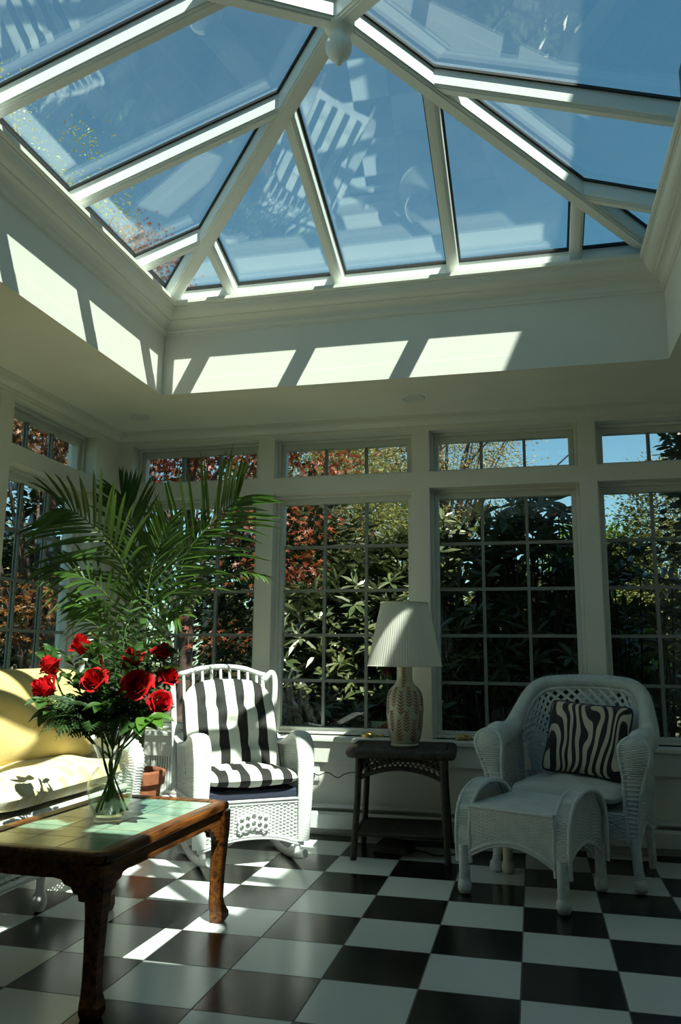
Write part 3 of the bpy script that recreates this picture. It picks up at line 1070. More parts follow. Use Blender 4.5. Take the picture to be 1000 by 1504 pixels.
# runners
for s in (-1, 1):
    a = np.linspace(-.10, .66, 24)
    R0 = 1.05
    cy_, z0 = .22, .0
    P = np.stack([np.full_like(a, s * .235), a, R0 + .014 - np.sqrt(R0 ** 2 - (a - cy_) ** 2)], 1)
    mb = MB()
    mb.tube(P, .017, 10, flat=(.85, 1.15), up=(1, 0, 0))
    mb.build('runner', W, rk, smooth=True)
    # short posts between runner and seat frame
    for y in (.02, D - .03):
        zr_ = float(np.interp(y, a, P[:, 2]))
        mb = MB()
        mb.tube([(s * .235, y, zr_), (s * .245, y, .20)], .015, 10)
        mb.build('leg', W, rk, smooth=True)
# front panel, with a shaped lower edge
xx = np.linspace(-W2 + .01, W2 - .01, 41)
low = .105 + .045 * np.exp(-(xx / .12) ** 2) - .010 * np.cos(xx / W2 * PI * 2)
topc = np.stack([xx, np.full_like(xx, -.004), np.full_like(xx, ZRAIL - .012)], 1)
botc = np.stack([xx, .006 + 0 * xx, low], 1)
mb = MB()
weave(mb, ruled(topc, botc), 20, 28, rad=.0042, amp=.0042, stake_r=.0030)
mb.tube(botc, .008, 8)
mb.tube(np.array(botc) - (0, 0, .012), .006, 8)
mb.build('front_panel', W, rk, smooth=True)
# wicker medallion on the front panel
mb = MB()
for k in range(-2, 3):
    for e in (-1, 1):
        c0 = np.array((k * .030, -.014, .215 - abs(k) * .008))
        th = np.linspace(0, 2 * PI, 13)[:-1]
        mb.tube(np.stack([c0[0] + np.cos(th) * .016, c0[1] + 0 * th, c0[2] + e * .016 + np.sin(th) * .017], 1), .0055, 6, closed=True)
mb.build('medallion', W, rk, smooth=True)
# seat frame rails
mb = MB()
mb.box((-W2, -.012, ZRAIL - .012), (W2, .012, ZRAIL + .004))
mb.box((-W2 - .004, -.018, ZRAIL + .004), (W2 + .004, .02, ZRAIL + .014))
mb.box((-W2, .02, ZRAIL - .012), (-W2 + .02, D, ZRAIL + .006))
mb.box((W2 - .02, .02, ZRAIL - .012), (W2, D, ZRAIL + .006))
mb.box((-W2, D - .02, ZRAIL - .012), (W2, D, ZRAIL + .006))
mb.box((-W2 + .02, .02, ZRAIL - .010), (W2 - .02, D - .02, ZRAIL - .002))
mb.build('seat_frame', W, rk, bevel=.004)
# arms: a broad wrapped strip that rises from the front foot, rolls over the top and runs back
prof = spline([(0.0, .10), (-.012, .26), (-.018, .42), (-.012, .52), (.025, .588), (.085, .604), (.16, .580), (.27, .545), (.40, .540), (.52, .560)], 54)
for s in (-1, 1):
    mb = MB()
    wdt = np.interp(np.arange(len(prof)), [0, 14, 24, 32, len(prof) - 1], [.030, .040, .046, .042, .034])
    mb.wound(np.stack([np.full(len(prof), s * .262), prof[:, 0], prof[:, 1]], 1), wdt, 16, pitch=.013, amp=.0009, flat=(1.0, .36), up=(1, 0, 0))
    mb.build('arm', W, rk, smooth=True)
    # woven side panel under the arm
    sel = prof[(prof[:, 1] > .40) & (prof[:, 0] > -.02)]
    yy = np.linspace(.008, D - .012, 31)
    ztop = np.interp(yy, prof[30:, 0], prof[30:, 1]) - .012
    A = np.stack([np.full_like(yy, s * .268), yy, ztop], 1)
    B = np.stack([np.full_like(yy, s * .262), yy, .130 + .035 * np.exp(-((yy - .26) / .11) ** 2)], 1)
    mb = MB()
    weave(mb, ruled(A, B), 46, 29, rad=.0041, amp=.0032, stake_r=.0030)
    mb.tube(B, .009, 8)
    mb.build('side_panel', W, rk, smooth=True)
# back: outer hoop with ears, spindles
RB = (D, .50), (D + .115, .885)
back_y = lambda z: D + .02 + (z - .45) * .24
hoop = spline([(-.275, back_y(.30), .30), (-.278, back_y(.55), .55), (-.282, back_y(.75), .75), (-.283, back_y(.88), .878), (-.22, back_y(.90), .893), (-.12, back_y(.92), .918), (0, back_y(.93), .928), (.12, back_y(.92), .918), (.21, back_y(.89), .890),
               (.262, back_y(.88), .878)], 60)
mb = MB()
mb.tube(hoop, .0155, 12)
ear = spline([(.235, back_y(.87), .868), (.252, back_y(.89) - .01, .858), (.284, back_y(.895) - .018, .896), (.302, back_y(.87) - .022, .868), (.302, back_y(.80) - .02, .80), (.292, back_y(.66), .66), (.280, back_y(.5), .50), (.276, back_y(.3), .30)], 44)
mb.tube(ear, .0165, 12)
mb.tube(spline([(.235, back_y(.868), .868), (.238, back_y(.75), .75), (.243, back_y(.6), .60), (.25, back_y(.45), .45)], 16), .011, 10)
mb.build('back_frame', W, rk, smooth=True)
for x in np.linspace(-.225, .20, 9):
    zt_ = float(np.interp(x, hoop[15:, 0], hoop[15:, 2]))
    mb = MB()
    mb.tube([(x * .93, back_y(.34), .33), (x * .97, back_y(.6), .60), (x, back_y(zt_), zt_)], .0085, 8)
    mb.build('spindle', W, rk, smooth=True)
mb = MB()
mb.tube([(-.275, back_y(.42), .42), (.275, back_y(.42), .42)], .012, 10)
mb.build('back_rail', W, rk, smooth=True)
RKM = Matrix.Translation(rk.location) @ Matrix.Rotation(rk.rotation_euler[2], 4, 'Z')


def on_rocker(o, M):
    o.matrix_world = RKM @ M
    return o


# navy base pad and striped cushions lie on the chair: things of their own
mb = MB()
mb.box((-.222, -.035, 0), (.228, .44, .042))
o = mb.build('base_pad', MT['navy'], bevel=.010)
on_rocker(o, Matrix.Translation((0, .03, ZRAIL + .0145)) @ Matrix.Rotation(math.radians(-1.2), 4, 'X'))
tag(o, 'thin navy blue pad under the striped seat cushion', 'pad')
mb, _ = pillow_mesh(.475, .53, .115, n=40, puff=.42, corner=.05, tuft=[(-.11, -.12), (.11, -.12), (-.11, .10), (.11, .10), (0, 0)], seed=2)
o = mb.build('seat_cushion', MT['stripe'], smooth=True)
on_rocker(o, Matrix.Translation((0, .215, ZRAIL + .098)) @ Matrix.Rotation(math.radians(-2), 4, 'X'))
tag(o, 'flat black and white striped seat cushion on the rocking chair', 'cushion')


def rounded_back(w, h, t, n=40):
    """Back cushion: rounded top corners, tufts, stripes along its height."""
    a = np.linspace(-1, 1, n)
    A, B = np.meshgrid(a, a, indexing='ij')
    prof = (np.clip(1 - np.abs(A) ** 3.2, 0, 1) * np.clip(1 - np.abs(B) ** 3.2, 0, 1)) ** .45
    top = np.clip(B, 0, 1)
    X = A * w / 2 * (1 - .28 * top ** 4 * 1.0)
    Y = B * h / 2 - (np.abs(A) ** 3) * top ** 1.5 * h * .06
    Z = prof * t / 2
    for tx, ty in ((-.10, .10), (.10, .10), (-.11, -.12), (.11, -.12), (0, -.01)):
        Z = Z - t * .34 * np.exp(-((X - tx) ** 2 + ((Y - ty) * 1.6) ** 2) / (2 * .034 ** 2)) * (prof > .05)
    Z = Z + .05 * t * prof * np.sin(B * 7 + A * 2)
    mb = MB()
    mb.grid(np.stack([X, Y, Z], -1))
    mb.grid(np.stack([X, Y, -np.abs(prof * t / 2) * .8], -1), flip=True)
    return mb


o = rounded_back(.515, .52, .12).build('back_cushion', MT['stripe'], smooth=True)
on_rocker(o, Matrix.Translation((-.012, D - .115, .630)) @ Matrix.Rotation(math.radians(64), 4, 'X'))
tag(o, 'tall black and white striped back cushion leaning in the rocking chair', 'cushion')

# ---- the white wicker armchair
ac = thing('wicker_armchair', 'white wicker armchair with a lattice back and rolled arms beside the right wall', 'armchair', (.19, 1.37, 0), math.radians(-18))
W = MT['wickerdim']
roll_r = [.056, .058, .050, .042, .038, .036, .036, .036, .036, .036, .038, .042, .050, .058, .056]
half = [(-.335, -.02, .600), (-.340, .06, .622), (-.342, .17, .618), (-.338, .27, .640), (-.318, .36, .722), (-.285, .43, .810), (-.225, .475, .858), (-.11, .50, .872)]
path = half + [(0, .508, .875)] + [(-x, y, z) for x, y, z in half[::-1]]
roll = spline(path, 110)
mb = MB()
mb.wound(roll, roll_r, 14, pitch=.0105, amp=.0024)
mb.build('rolled_rim', W, ac, smooth=True)
# inner beaded edge of the back
inner = [(-.296, .30, .625), (-.284, .36, .715), (-.254, .425, .788), (-.20, .462, .828), (-.10, .486, .842), (0, .493, .845)]
inn = spline(inner + [(-x, y, z) for x, y, z in inner[:-1][::-1]], 60)
mb = MB()
mb.wound(inn, .012, 8, pitch=.010, amp=.0015)
mb.build('back_bead', W, ac, smooth=True)
# lattice back: crossing flat canes between the rim and the seat
lat_bot = np.array([(x, .40 - .02 * abs(x) / .27, .42) for x in np.linspace(-.275, .275, len(inn))])
SB = ruled(lat_bot, inn)
mb = MB()
for k in range(-9, 27):
    for sg in (1, -1):
        u0 = k / 18
        t = np.linspace(0, 1, 16)
        u_ = u0 + sg * .5 * t if sg > 0 else u0 + .5 - .5 * t
        ok = (u_ >= 0) & (u_ <= 1)
        if ok.sum() < 3:
            continue
        P = SB(u_[ok], t[ok])
        mb.tube(P + np.array((0, .003 * sg, 0)), .0105, 4, flat=(.3, 1.0), up=(0, 1, 0))
mb.build('lattice_back', W, ac, smooth=False)
# close cane behind the lower part of the back
mb = MB()
weave(mb, ruled(lat_bot, np.array([SB(np.array([u]), np.array([.26]))[0] + (0, .008, 0) for u in np.linspace(0, 1, 41)])), 18, 24, rad=.0043, amp=.002, stake_r=.003, back=.003)
mb.build('lower_back', W, ac, smooth=True)
for s in (-1, 1):
    # scrolled front post: broad woven face from the scroll down to the leg
    zz = np.array([.652, .645, .632, .612, .588, .560, .520, .470, .380, .290, .200])
    hw_ = np.array([.012, .034, .052, .064, .068, .064, .054, .043, .033, .027, .023])
    cc_ = np.array([.338, .338, .338, .338, .338, .336, .332, .325, .314, .309, .307]) * s
    yo = np.array([-.050, -.058, -.064, -.067, -.067, -.064, -.058, -.050, -.042, -.034, -.028])
    zs_ = np.linspace(0, 1, 60)
    cu = spline(np.stack([cc_, yo, zz], 1), 70)
    hh = np.interp(cu[:, 2][::-1], zz[::-1], hw_[::-1])[::-1]
    A_ = cu + np.stack([s * hh, 0 * hh, 0 * hh], 1)
    B_ = cu - np.stack([s * hh, 0 * hh, 0 * hh], 1)
    M_ = cu - np.stack([0 * hh, .014 * np.minimum(hh / .05, 1), 0 * hh], 1)

    def SS(u, v, A_=A_, B_=B_, M_=M_):
        # across the post (u) it bulges forward a little; v runs down
        k = np.linspace(0, 1, len(A_))
        a = np.stack([np.interp(v, k, A_[:, q]) for q in range(3)], -1)
        b2 = np.stack([np.interp(v, k, B_[:, q]) for q in range(3)], -1)
        m2 = np.stack([np.interp(v, k, M_[:, q]) for q in range(3)], -1)
        w_ = (4 * u * (1 - u))[..., None]
        return a * (1 - u)[..., None] + b2 * u[..., None] + (m2 - (a + b2) / 2) * w_
    mb = MB()
    weave(mb, SS, 46, 5, rad=.0048, amp=.0030, stake_r=.0, back=.004 if s < 0 else -.004, vr=(0, 1))
    mb.wound(np.vstack([A_[::-1], B_]), .0105, 8, pitch=.010, amp=.0015)
    mb.build('front_post', W, ac, smooth=True)
    # side panel from arm to seat level and apron
    yy = np.linspace(-.03, .40, 21)
    ztop = np.interp(yy, roll[:45, 1], roll[:45, 2]) - .02
    A = np.stack([np.full_like(yy, s * .330), yy, np.minimum(ztop, .66)], 1)
    B = np.stack([np.full_like(yy, s * .315), yy, .20 + .05 * np.exp(-((yy - .19) / .1) ** 2)], 1)
    mb = MB()
    weave(mb, ruled(A, B), 44, 20, rad=.0043, amp=.0030, stake_r=.003, back=.004)
    mb.tube(B, .010, 8)
    mb.build('side_panel', W, ac, smooth=True)
    # legs
    mb = MB()
    mb.wound([(s * .312, -.028, .22), (s * .318, -.030, .10), (s * .326, -.036, .045)], .021, 10, pitch=.011, amp=.0016)
    mb.lathe([(.012, .0), (.026, .006), (.031, .022), (.028, .045), (.018, .056)][::1], 14, (s * .327, -.037, 0))
    mb.build('leg', W, ac, smooth=True)
    mb = MB()
    mb.wound([(s * .285, .395, .42), (s * .285, .42, .22), (s * .290, .445, .0)], .019, 10, pitch=.011, amp=.0016)
    mb.build('leg', W, ac, smooth=True)
# seat deck and front apron
mb = MB()
mb.box((-.30, -.03, .300), (.30, .42, .318))
mb.build('seat', W, ac, bevel=.005)
xx = np.linspace(-.29, .29, 31)
mb = MB()
weave(mb, ruled(np.stack([xx, -.034 + 0 * xx, .318 + 0 * xx], 1), np.stack([xx, -.030 + 0 * xx, .20 + .06 * np.exp(-(xx / .16) ** 2)], 1)), 12, 26, rad=.0043, amp=.0030, stake_r=.003, back=.004)
mb.build('apron', W, ac, smooth=True)
ACM = Matrix.Translation(ac.location) @ Matrix.Rotation(ac.rotation_euler[2], 4, 'Z')
mb, _ = pillow_mesh(.53, .47, .105, n=36, puff=.36, corner=.06, tuft=[(-.12, -.10), (.12, -.10), (-.12, .10), (.12, .10)], seed=5)
o = mb.build('seat_cushion', MT['cream'], smooth=True)
o.matrix_world = ACM @ Matrix.Translation((0, .175, .378))
tag(o, 'pale grey tufted seat cushion on the white wicker armchair', 'cushion')


# zebra pillow
def zebra_material():
    m, nt, out = mat('zebra_print')
    tc = nd(nt, 'ShaderNodeTexCoord')
    mp = nd(nt, 'ShaderNodeMapping')
    mp.inputs['Scale'].default_value = (1.0, .42, 1.0)
    mp.inputs['Rotation'].default_value = (0, 0, math.radians(-9))
    lk(nt, tc, 'Object', mp, 'Vector')
    n = nd(nt, 'ShaderNodeTexNoise', i_Scale=5, i_Detail=1.2)
    lk(nt, mp, 'Vector', n, 'Vector')
    wv = nd(nt, 'ShaderNodeTexWave', wave_type='BANDS', bands_direction='X')
    wv.inputs['Scale'].default_value = 7.0
    wv.inputs['Distortion'].default_value = 11.0
    wv.inputs['Detail'].default_value = .6
    wv.inputs['Detail Scale'].default_value = 1.1
    wa = nd(nt, 'ShaderNodeVectorMath', operation='MULTIPLY_ADD')
    wa.inputs[1].default_value = (.10, .06, 0)
    lk(nt, n, 'Color', wa, 0)
    lk(nt, mp, 'Vector', wa, 2)
    lk(nt, wa, 'Vector', wv, 'Vector')
    r = nd(nt, 'ShaderNodeValToRGB')
    r.color_ramp.elements[0].position = .47
    r.color_ramp.elements[0].color = (.012, .010, .012, 1)
    r.color_ramp.elements[1].position = .53
    r.color_ramp.elements[1].color = (.66, .58, .46, 1)
    lk(nt, wv, 'Fac', r, 'Fac')
    p = nd(nt, 'ShaderNodeBsdfPrincipled', i_Roughness=.7)
    p.inputs['Sheen Weight'].default_value = .15
    lk(nt, r, 'Color', p, 'Base Color')
    lk(nt, p, 'BSDF', out, 'Surface')
    return m


MT['zebra'] = zebra_material()
mb, topg = pillow_mesh(.430, .385, .15, n=34, puff=.6, corner=.20, seed=9)
o = mb.build('zebra_pillow', MT['zebra'], smooth=True)
o.matrix_world = ACM @ Matrix.Translation((.045, .275, .602)) @ Matrix.Rotation(math.radians(67), 4, 'X') @ Matrix.Rotation(math.radians(-4), 4, 'Z')
tag(o, 'square zebra print throw pillow standing in the white wicker armchair', 'pillow')
edge = np.vstack([topg[0, :], topg[1:, -1], topg[-1, ::-1][1:], topg[::-1, 0][1:-1]])
mb = MB()
mb.tube(resample(edge, 80, True), .0055, 6, closed=True)
mb.build('piping', MT['gasket'], o, smooth=True)

# ---- the ottoman
ot = thing('wicker_ottoman', 'white wicker ottoman with arched sides in front of the wicker armchair', 'ottoman', (.040, 1.135, 0), math.radians(-24.6))
HX, HY = .222, .205
arch = spline([(-HY, .130), (-HY - .006, .24), (-HY + .006, .335), (-HY + .05, .398), (-HY + .12, .434), (-HY + .20, .445), (-HY + .28, .436), (HY - .05, .405), (HY, .32), (HY, .13)], 60)
for s in (-1, 1):
    A = np.stack([np.full(len(arch), s * (HX + .034)), arch[:, 0], arch[:, 1]], 1)
    B = np.stack([np.full(len(arch), s * (HX - .030)), arch[:, 0], arch[:, 1]], 1)
    mb = MB()
    SS = ruled(A, B)
    # rows run across the band: u across, v along
    weave(mb, (lambda u, v, SS=SS: SS(v, u)), 96, 4, rad=.0044, amp=.0024, stake_r=.0034, back=-.004 * s)
    mb.tube(A, .0085, 8)
    mb.tube(B, .0085, 8)
    mb.build('side_arch', W, ot, smooth=True)
    yy = np.linspace(-HY + .012, HY - .012, 25)
    zt_ = np.interp(yy, arch[8:50, 0], arch[8:50, 1]) - .004
    A = np.stack([np.full_like(yy, s * (HX + .012)), yy, zt_], 1)
    B = np.stack([np.full_like(yy, s * (HX + .012)), yy, .150 + .085 * np.cos(yy / HY * PI / 2) ** .8], 1)
    mb = MB()
    weave(mb, ruled(A, B), 30, 20, rad=.0043, amp=.0030, stake_r=.003, back=.004)
    mb.tube(B, .008, 8)
    mb.build('side_panel', W, ot, smooth=True)
    for y, m_ in ((-HY, W), (HY, MT['wood_cap'] if s < 0 else W)):
        mb = MB()
        mb.wound([(s * HX, y, .20), (s * HX, y, .055)], .0235, 10, pitch=.011, amp=.0014)
        mb.lathe([(.010, .0), (.024, .004), (.031, .022), (.029, .045), (.022, .060)], 14, (s * HX, y, 0))
        lg = mb.build('leg', m_, ot, smooth=True)
        if s < 0 and y > 0:
            tag(lg, 'cream coloured worn leg')
xx = np.linspace(-HX + .03, HX - .03, 33)
for y, sg in ((-HY - .004, 1), (HY, -1)):
    A = np.stack([xx, np.full_like(xx, y), .358 + 0 * xx], 1)
    B = np.stack([xx, np.full_like(xx, y), .150 + .085 * np.cos(xx / HX * PI / 2) ** .9], 1)
    mb = MB()
    weave(mb, ruled(A, B), 22, 20, rad=.0044, amp=.0042, stake_r=.0034, back=-.004)
    mb.tube(B, .009, 8)
    mb.tube(B - np.array((0, 0, .013)), .006, 8)
    mb.build('front_panel' if sg > 0 else 'back_panel', W, ot, smooth=True)
mb = MB()
A = np.stack([xx, np.full_like(xx, -HY - .004), .366 + 0 * xx], 1)
B = np.stack([xx, np.full_like(xx, HY), .370 + 0 * xx], 1)
weave(mb, ruled(A, B), 46, 24, rad=.0048, amp=.0016, stake_r=0, back=.003)
mb.tube(A + (0, 0, -.004), .009, 8)
mb.tube(B + (0, 0, -.002), .012, 8)
mb.build('seat', W, ot, smooth=True)

# ---- dark wicker side table
sd = thing('wicker_side_table', 'dark brown wicker side table under the lamp', 'side table', (-.612, 1.672, 0), math.radians(4))
W = MT['darkwicker']
TX, TY, TZ = .255, .205, .530
mb = MB()
xx = np.linspace(-TX + .03, TX - .03, 21)
weave(mb, ruled(np.stack([xx, -TY + .03 + 0 * xx, TZ - .004 + 0 * xx], 1), np.stack([xx, TY - .03 + 0 * xx, TZ - .004 + 0 * xx], 1)), 40, 26, rad=.0052, amp=.0014, stake_r=0, back=-.004)
mb.box((-TX + .02, -TY + .02, TZ - .030), (TX - .02, TY - .02, TZ - .012))
mb.build('tabletop', W, sd, smooth=False)
mb = MB()
c_ = .035
ring = []
for (x, y, a0) in ((TX - c_, TY - c_, 0), (-TX + c_, TY - c_, 90), (-TX + c_, -TY + c_, 180), (TX - c_, -TY + c_, 270)):
    for a in np.radians(np.linspace(a0, a0 + 90, 6)):
        ring.append((x + c_ * math.cos(a), y + c_ * math.sin(a), TZ - .018))
mb.wound(ring, .024, 12, pitch=.011, amp=.0022, closed=True)
mb.build('rolled_edge', W, sd, smooth=True)
LX, LY = .212, .170
legs_ = [(-1, -1), (1, -1), (-1, 1), (1, 1)]
for sx, sy in legs_:
    mb = MB()
    mb.wound([(sx * LX, sy * LY, TZ - .03), (sx * (LX + .004), sy * (LY + .004), .30), (sx * (LX + .022), sy * (LY + .022), .0)], .0165, 10, pitch=.010, amp=.0014)
    mb.build('leg', W, sd, smooth=True)
for (p, q) in (((-1, -1), (1, -1)), ((1, -1), (1, 1)), ((1, 1), (-1, 1)), ((-1, 1), (-1, -1))):
    a, b = np.array((p[0] * LX, p[1] * LY)), np.array((q[0] * LX, q[1] * LY))
    t = np.linspace(0, 1, 25)
    zb = .385 + .055 * np.sin(t * PI) ** .8
    bowed = np.stack([a[0] + (b[0] - a[0]) * t, a[1] + (b[1] - a[1]) * t, zb], 1)
    mb = MB()
    mb.wound(bowed, .012, 8, pitch=.010, amp=.0014)
    L_ = np.linalg.norm(b - a)
    n = int(L_ / .026)
    for k in range(-2, n + 1):
        for sg in (1, -1):
            u0, u1 = (k / n, (k + 2) / n) if sg > 0 else ((k + 2) / n, k / n)
            if min(u0, u1) < -.02 or max(u0, u1) > 1.02:
                continue
            P0 = np.array((*(a + (b - a) * u0), TZ - .03))
            P1 = np.array((*(a + (b - a) * u1), float(np.interp(u1, t, zb))))
            mb.tube([P0, (P0 + P1) / 2 + (0, 0, 0), P1], .0042, 5)
    mb.build('lattice_apron', W, sd, smooth=True)
mb = MB()
SX, SY, SZ = .228, .186, .122
xx = np.linspace(-SX, SX, 21)
weave(mb, ruled(np.stack([xx, -SY + 0 * xx, SZ + 0 * xx], 1), np.stack([xx, SY + 0 * xx, SZ + 0 * xx], 1)), 38, 22, rad=.0050, amp=.0014, stake_r=0, back=-.004)
for p, q in (((-SX, -SY), (SX, -SY)), ((SX, -SY), (SX, SY)), ((SX, SY), (-SX, SY)), ((-SX, SY), (-SX, -SY))):
    mb.wound([(p[0], p[1], SZ), (q[0], q[1], SZ)], .011, 8, pitch=.010, amp=.0014)
mb.build('shelf', W, sd, smooth=True)
# ------------------------------------------------------------------ table lamp
MT['ceramic'] = principled('glazed_ceramic', (.44, .44, .345), .28, var=.10, vscale=9, bump=.08, bscale=40, coat=.3)
MT['rust'] = principled('rust_painted_fern', (.21, .05, .018), .4, var=.2, vscale=60)
MT['shade'] = principled('pleated_lampshade', (.80, .80, .74), .85, trans=.5)
MT['shadetrim'] = principled('lampshade_trim', (.66, .63, .52), .8)
lp = thing('table_lamp', 'table lamp with a white pleated shade and a fern-painted ceramic base', 'lamp', (-.600, 1.660, .531), 0)
lprof = np.array([(.066, .000), (.072, .006), (.074, .012), (.070, .018), (.074, .026), (.084, .060), (.092, .110), (.0965, .165), (.0965, .215), (.094, .250), (.086, .280), (.072, .302), (.055, .318), (.046, .332), (.042, .352), (.041, .385), (.0425, .412)])
ls = spline(np.c_[lprof, np.zeros(len(lprof))], 64)[:, :2]
mb = MB()
mb.lathe([(0, 0)] + [tuple(q) for q in ls] + [(0, .413)], 40)


def lamp_pt(phi, z, off=.0009):
    rr = np.interp(z, ls[:, 1], ls[:, 0]) + off
    return np.stack([rr * np.cos(phi), rr * np.sin(phi), z + 0 * phi], -1)


def fern_decal(mb, phi0, z0, h, wid):
    n = 7
    for k in range(n):
        zc = z0 + h * (k + .4) / n
        w_ = wid * (1 - .55 * abs(k / n - .25))
        rr = float(np.interp(zc, ls[:, 1], ls[:, 0]))
        for s in (-1, 1):
            a = np.array([0, .35, .7, 1.0])
            dz = h / n * 1.0
            up_ = lamp_pt(phi0 + s * a * w_ * 1.25 / rr, np.clip(zc + a * dz + np.array((.18, .50, .36, 0)) * dz * .55, .012, .408))
            lo_ = lamp_pt(phi0 + s * a * w_ * 1.25 / rr, np.clip(zc + a * dz - np.array((.18, .40, .28, 0)) * dz * .55, .012, .408))
            P = np.stack([lo_, up_], 1)
            mb.grid(P, mi=1, flip=(s < 0))
    st = lamp_pt(np.full(8, phi0), np.linspace(z0, min(z0 + h, .408), 8), .0005)
    mb.tube(st, .0011, 4, mi=1)


rr_ = random.Random(4)
for k in range(7):
    a = -PI / 2 + k * 2 * PI / 7 + .05
    fern_decal(mb, a - .12, .165, .120, .017)
    fern_decal(mb, a + .35, .205, .100, .016)
    fern_decal(mb, a - .25, .030, .110, .017)
    fern_decal(mb, a + .20, .080, .105, .017)
for k in range(3):
    fern_decal(mb, -PI / 2 + k * 2 * PI / 3 + .02, .300, .105, .013)
mb.build('ceramic_base', [MT['ceramic'], MT['rust']], lp, smooth=True)
mb = MB()
NP = 84
th = np.arange(NP * 2) * PI / NP
zz = np.linspace(.413, .752, 8)
Rz = np.interp(zz, [.413, .752], [.200, .127])
pl = np.where(np.arange(NP * 2) % 2 == 0, 1.0, .982)
for sgn, o_ in ((1, 0), (-1, -.0022)):
    P = np.stack([(Rz[:, None] * pl + o_) * np.cos(th), (Rz[:, None] * pl + o_) * np.sin(th), np.repeat(zz[:, None], NP * 2, 1)], -1)
    mb.grid(P, cv=True, flip=(sgn > 0))
mb.build('lamp_shade', MT['shade'], lp)
th = np.linspace(0, 2 * PI, 61)[:-1]
for R_, z_ in ((.1995, .415), (.1275, .750)):
    mb = MB()
    mb.tube(np.stack([R_ * np.cos(th), R_ * np.sin(th), z_ + 0 * th], 1), .0042, 6, closed=True, flat=(.6, 1.3), up=(0, 0, 1))
    mb.build('shade_binding', MT['shadetrim'], lp, smooth=True)
mb = MB()
mb.lathe([(.012, .410), (.014, .42), (.014, .47), (.010, .48), (.004, .49), (.004, .735), (.010, .745), (.007, .757), (0, .765)], 12)
for k in range(3):
    a = k * 2 * PI / 3 + .4
    mb.tube([(0, 0, .742), (.126 * math.cos(a), .126 * math.sin(a), .748)], .0022, 5)
mb.build('socket_and_spider', MT['brass'], lp, smooth=True)

# ---- outlet, lamp cord and the box under the side table
t = thing('wall_outlet', 'white wall outlet plate beside the rocking chair', 'outlet', (-1.180, YF, .338))
mb = MB()
mb.box((-.036, -.012, -.050), (.036, -.001, .050))
mb.build('plate', MT['metalwhite'], t, bevel=.003)
mb = MB()
mb.box((-.018, -.036, -.020), (.014, -.012, .010))
mb.build('plug', MT['metalwhite'], t, bevel=.004)
mb = MB()
cp = spline([(-1.172, 1.950, .333), (-1.135, 1.925, .328), (-1.085, 1.925, .345), (-1.03, 1.930, .318), (-.985, 1.925, .340), (-.935, 1.920, .352), (-.885, 1.915, .345), (-.855, 1.91, .36), (-.80, 1.905, .42), (-.72, 1.90, .50), (-.66, 1.890, .548), (-.62, 1.84, .5555), (-.604, 1.78, .5555)], 70)
mb.tube(cp - cp[0], .0028, 6)
tag(mb.build('lamp_cord', MT['gasket'], smooth=True, loc=tuple(cp[0])), 'thin black cord running from the wall outlet to the side table', 'cord')
MT['plastic'] = principled('dark_grey_plastic', (.045, .05, .05), .45)
t = thing('power_adapter', 'small dark grey box on the floor under the dark side table', 'adapter', (-.665, 1.675, 0), math.radians(-14))
mb = MB()
mb.hexa([(-.10, -.055, .002), (.10, -.055, .002), (.10, .075, .002), (-.10, .075, .002)], [(-.085, -.035, .040), (.085, -.035, .040), (.085, .070, .055), (-.085, .070, .055)])
mb.build('case', MT['plastic'], t, bevel=.006)
mb = MB()
mb.tube(spline([(.095, .03, .02), (.16, .05, .006), (.24, .02, .005), (.30, .09, .005), (.36, .16, .005)], 30), .004, 6)
mb.build('cable', MT['gasket'], t, smooth=True)

# ------------------------------------------------------------------ coffee table


def wood_material(name, c1, c2):
    m, nt, out = mat(name)
    tc = nd(nt, 'ShaderNodeTexCoord')
    mp = nd(nt, 'ShaderNodeMapping')
    mp.inputs['Scale'].default_value = (22, 2.2, 22)
    lk(nt, tc, 'Object', mp, 'Vector')
    n = nd(nt, 'ShaderNodeTexNoise', i_Scale=2.4, i_Detail=6.0, i_Distortion=.8)
    lk(nt, mp, 'Vector', n, 'Vector')
    r = nd(nt, 'ShaderNodeValToRGB')
    r.color_ramp.elements[0].position = .32
    r.color_ramp.elements[0].color = rgba(c1)
    r.color_ramp.elements[1].position = .68
    r.color_ramp.elements[1].color = rgba(c2)
    lk(nt, n, 'Fac', r, 'Fac')
    p = nd(nt, 'ShaderNodeBsdfPrincipled', i_Roughness=.38)
    p.inputs['Specular IOR Level'].default_value = .3
    lk(nt, r, 'Color', p, 'Base Color')
    b = nd(nt, 'ShaderNodeBump', i_Strength=.12, i_Distance=.002)
    lk(nt, n, 'Fac', b, 'Height')
    lk(nt, b, 'Normal', p, 'Normal')
    lk(nt, p, 'BSDF', out, 'Surface')
    return m


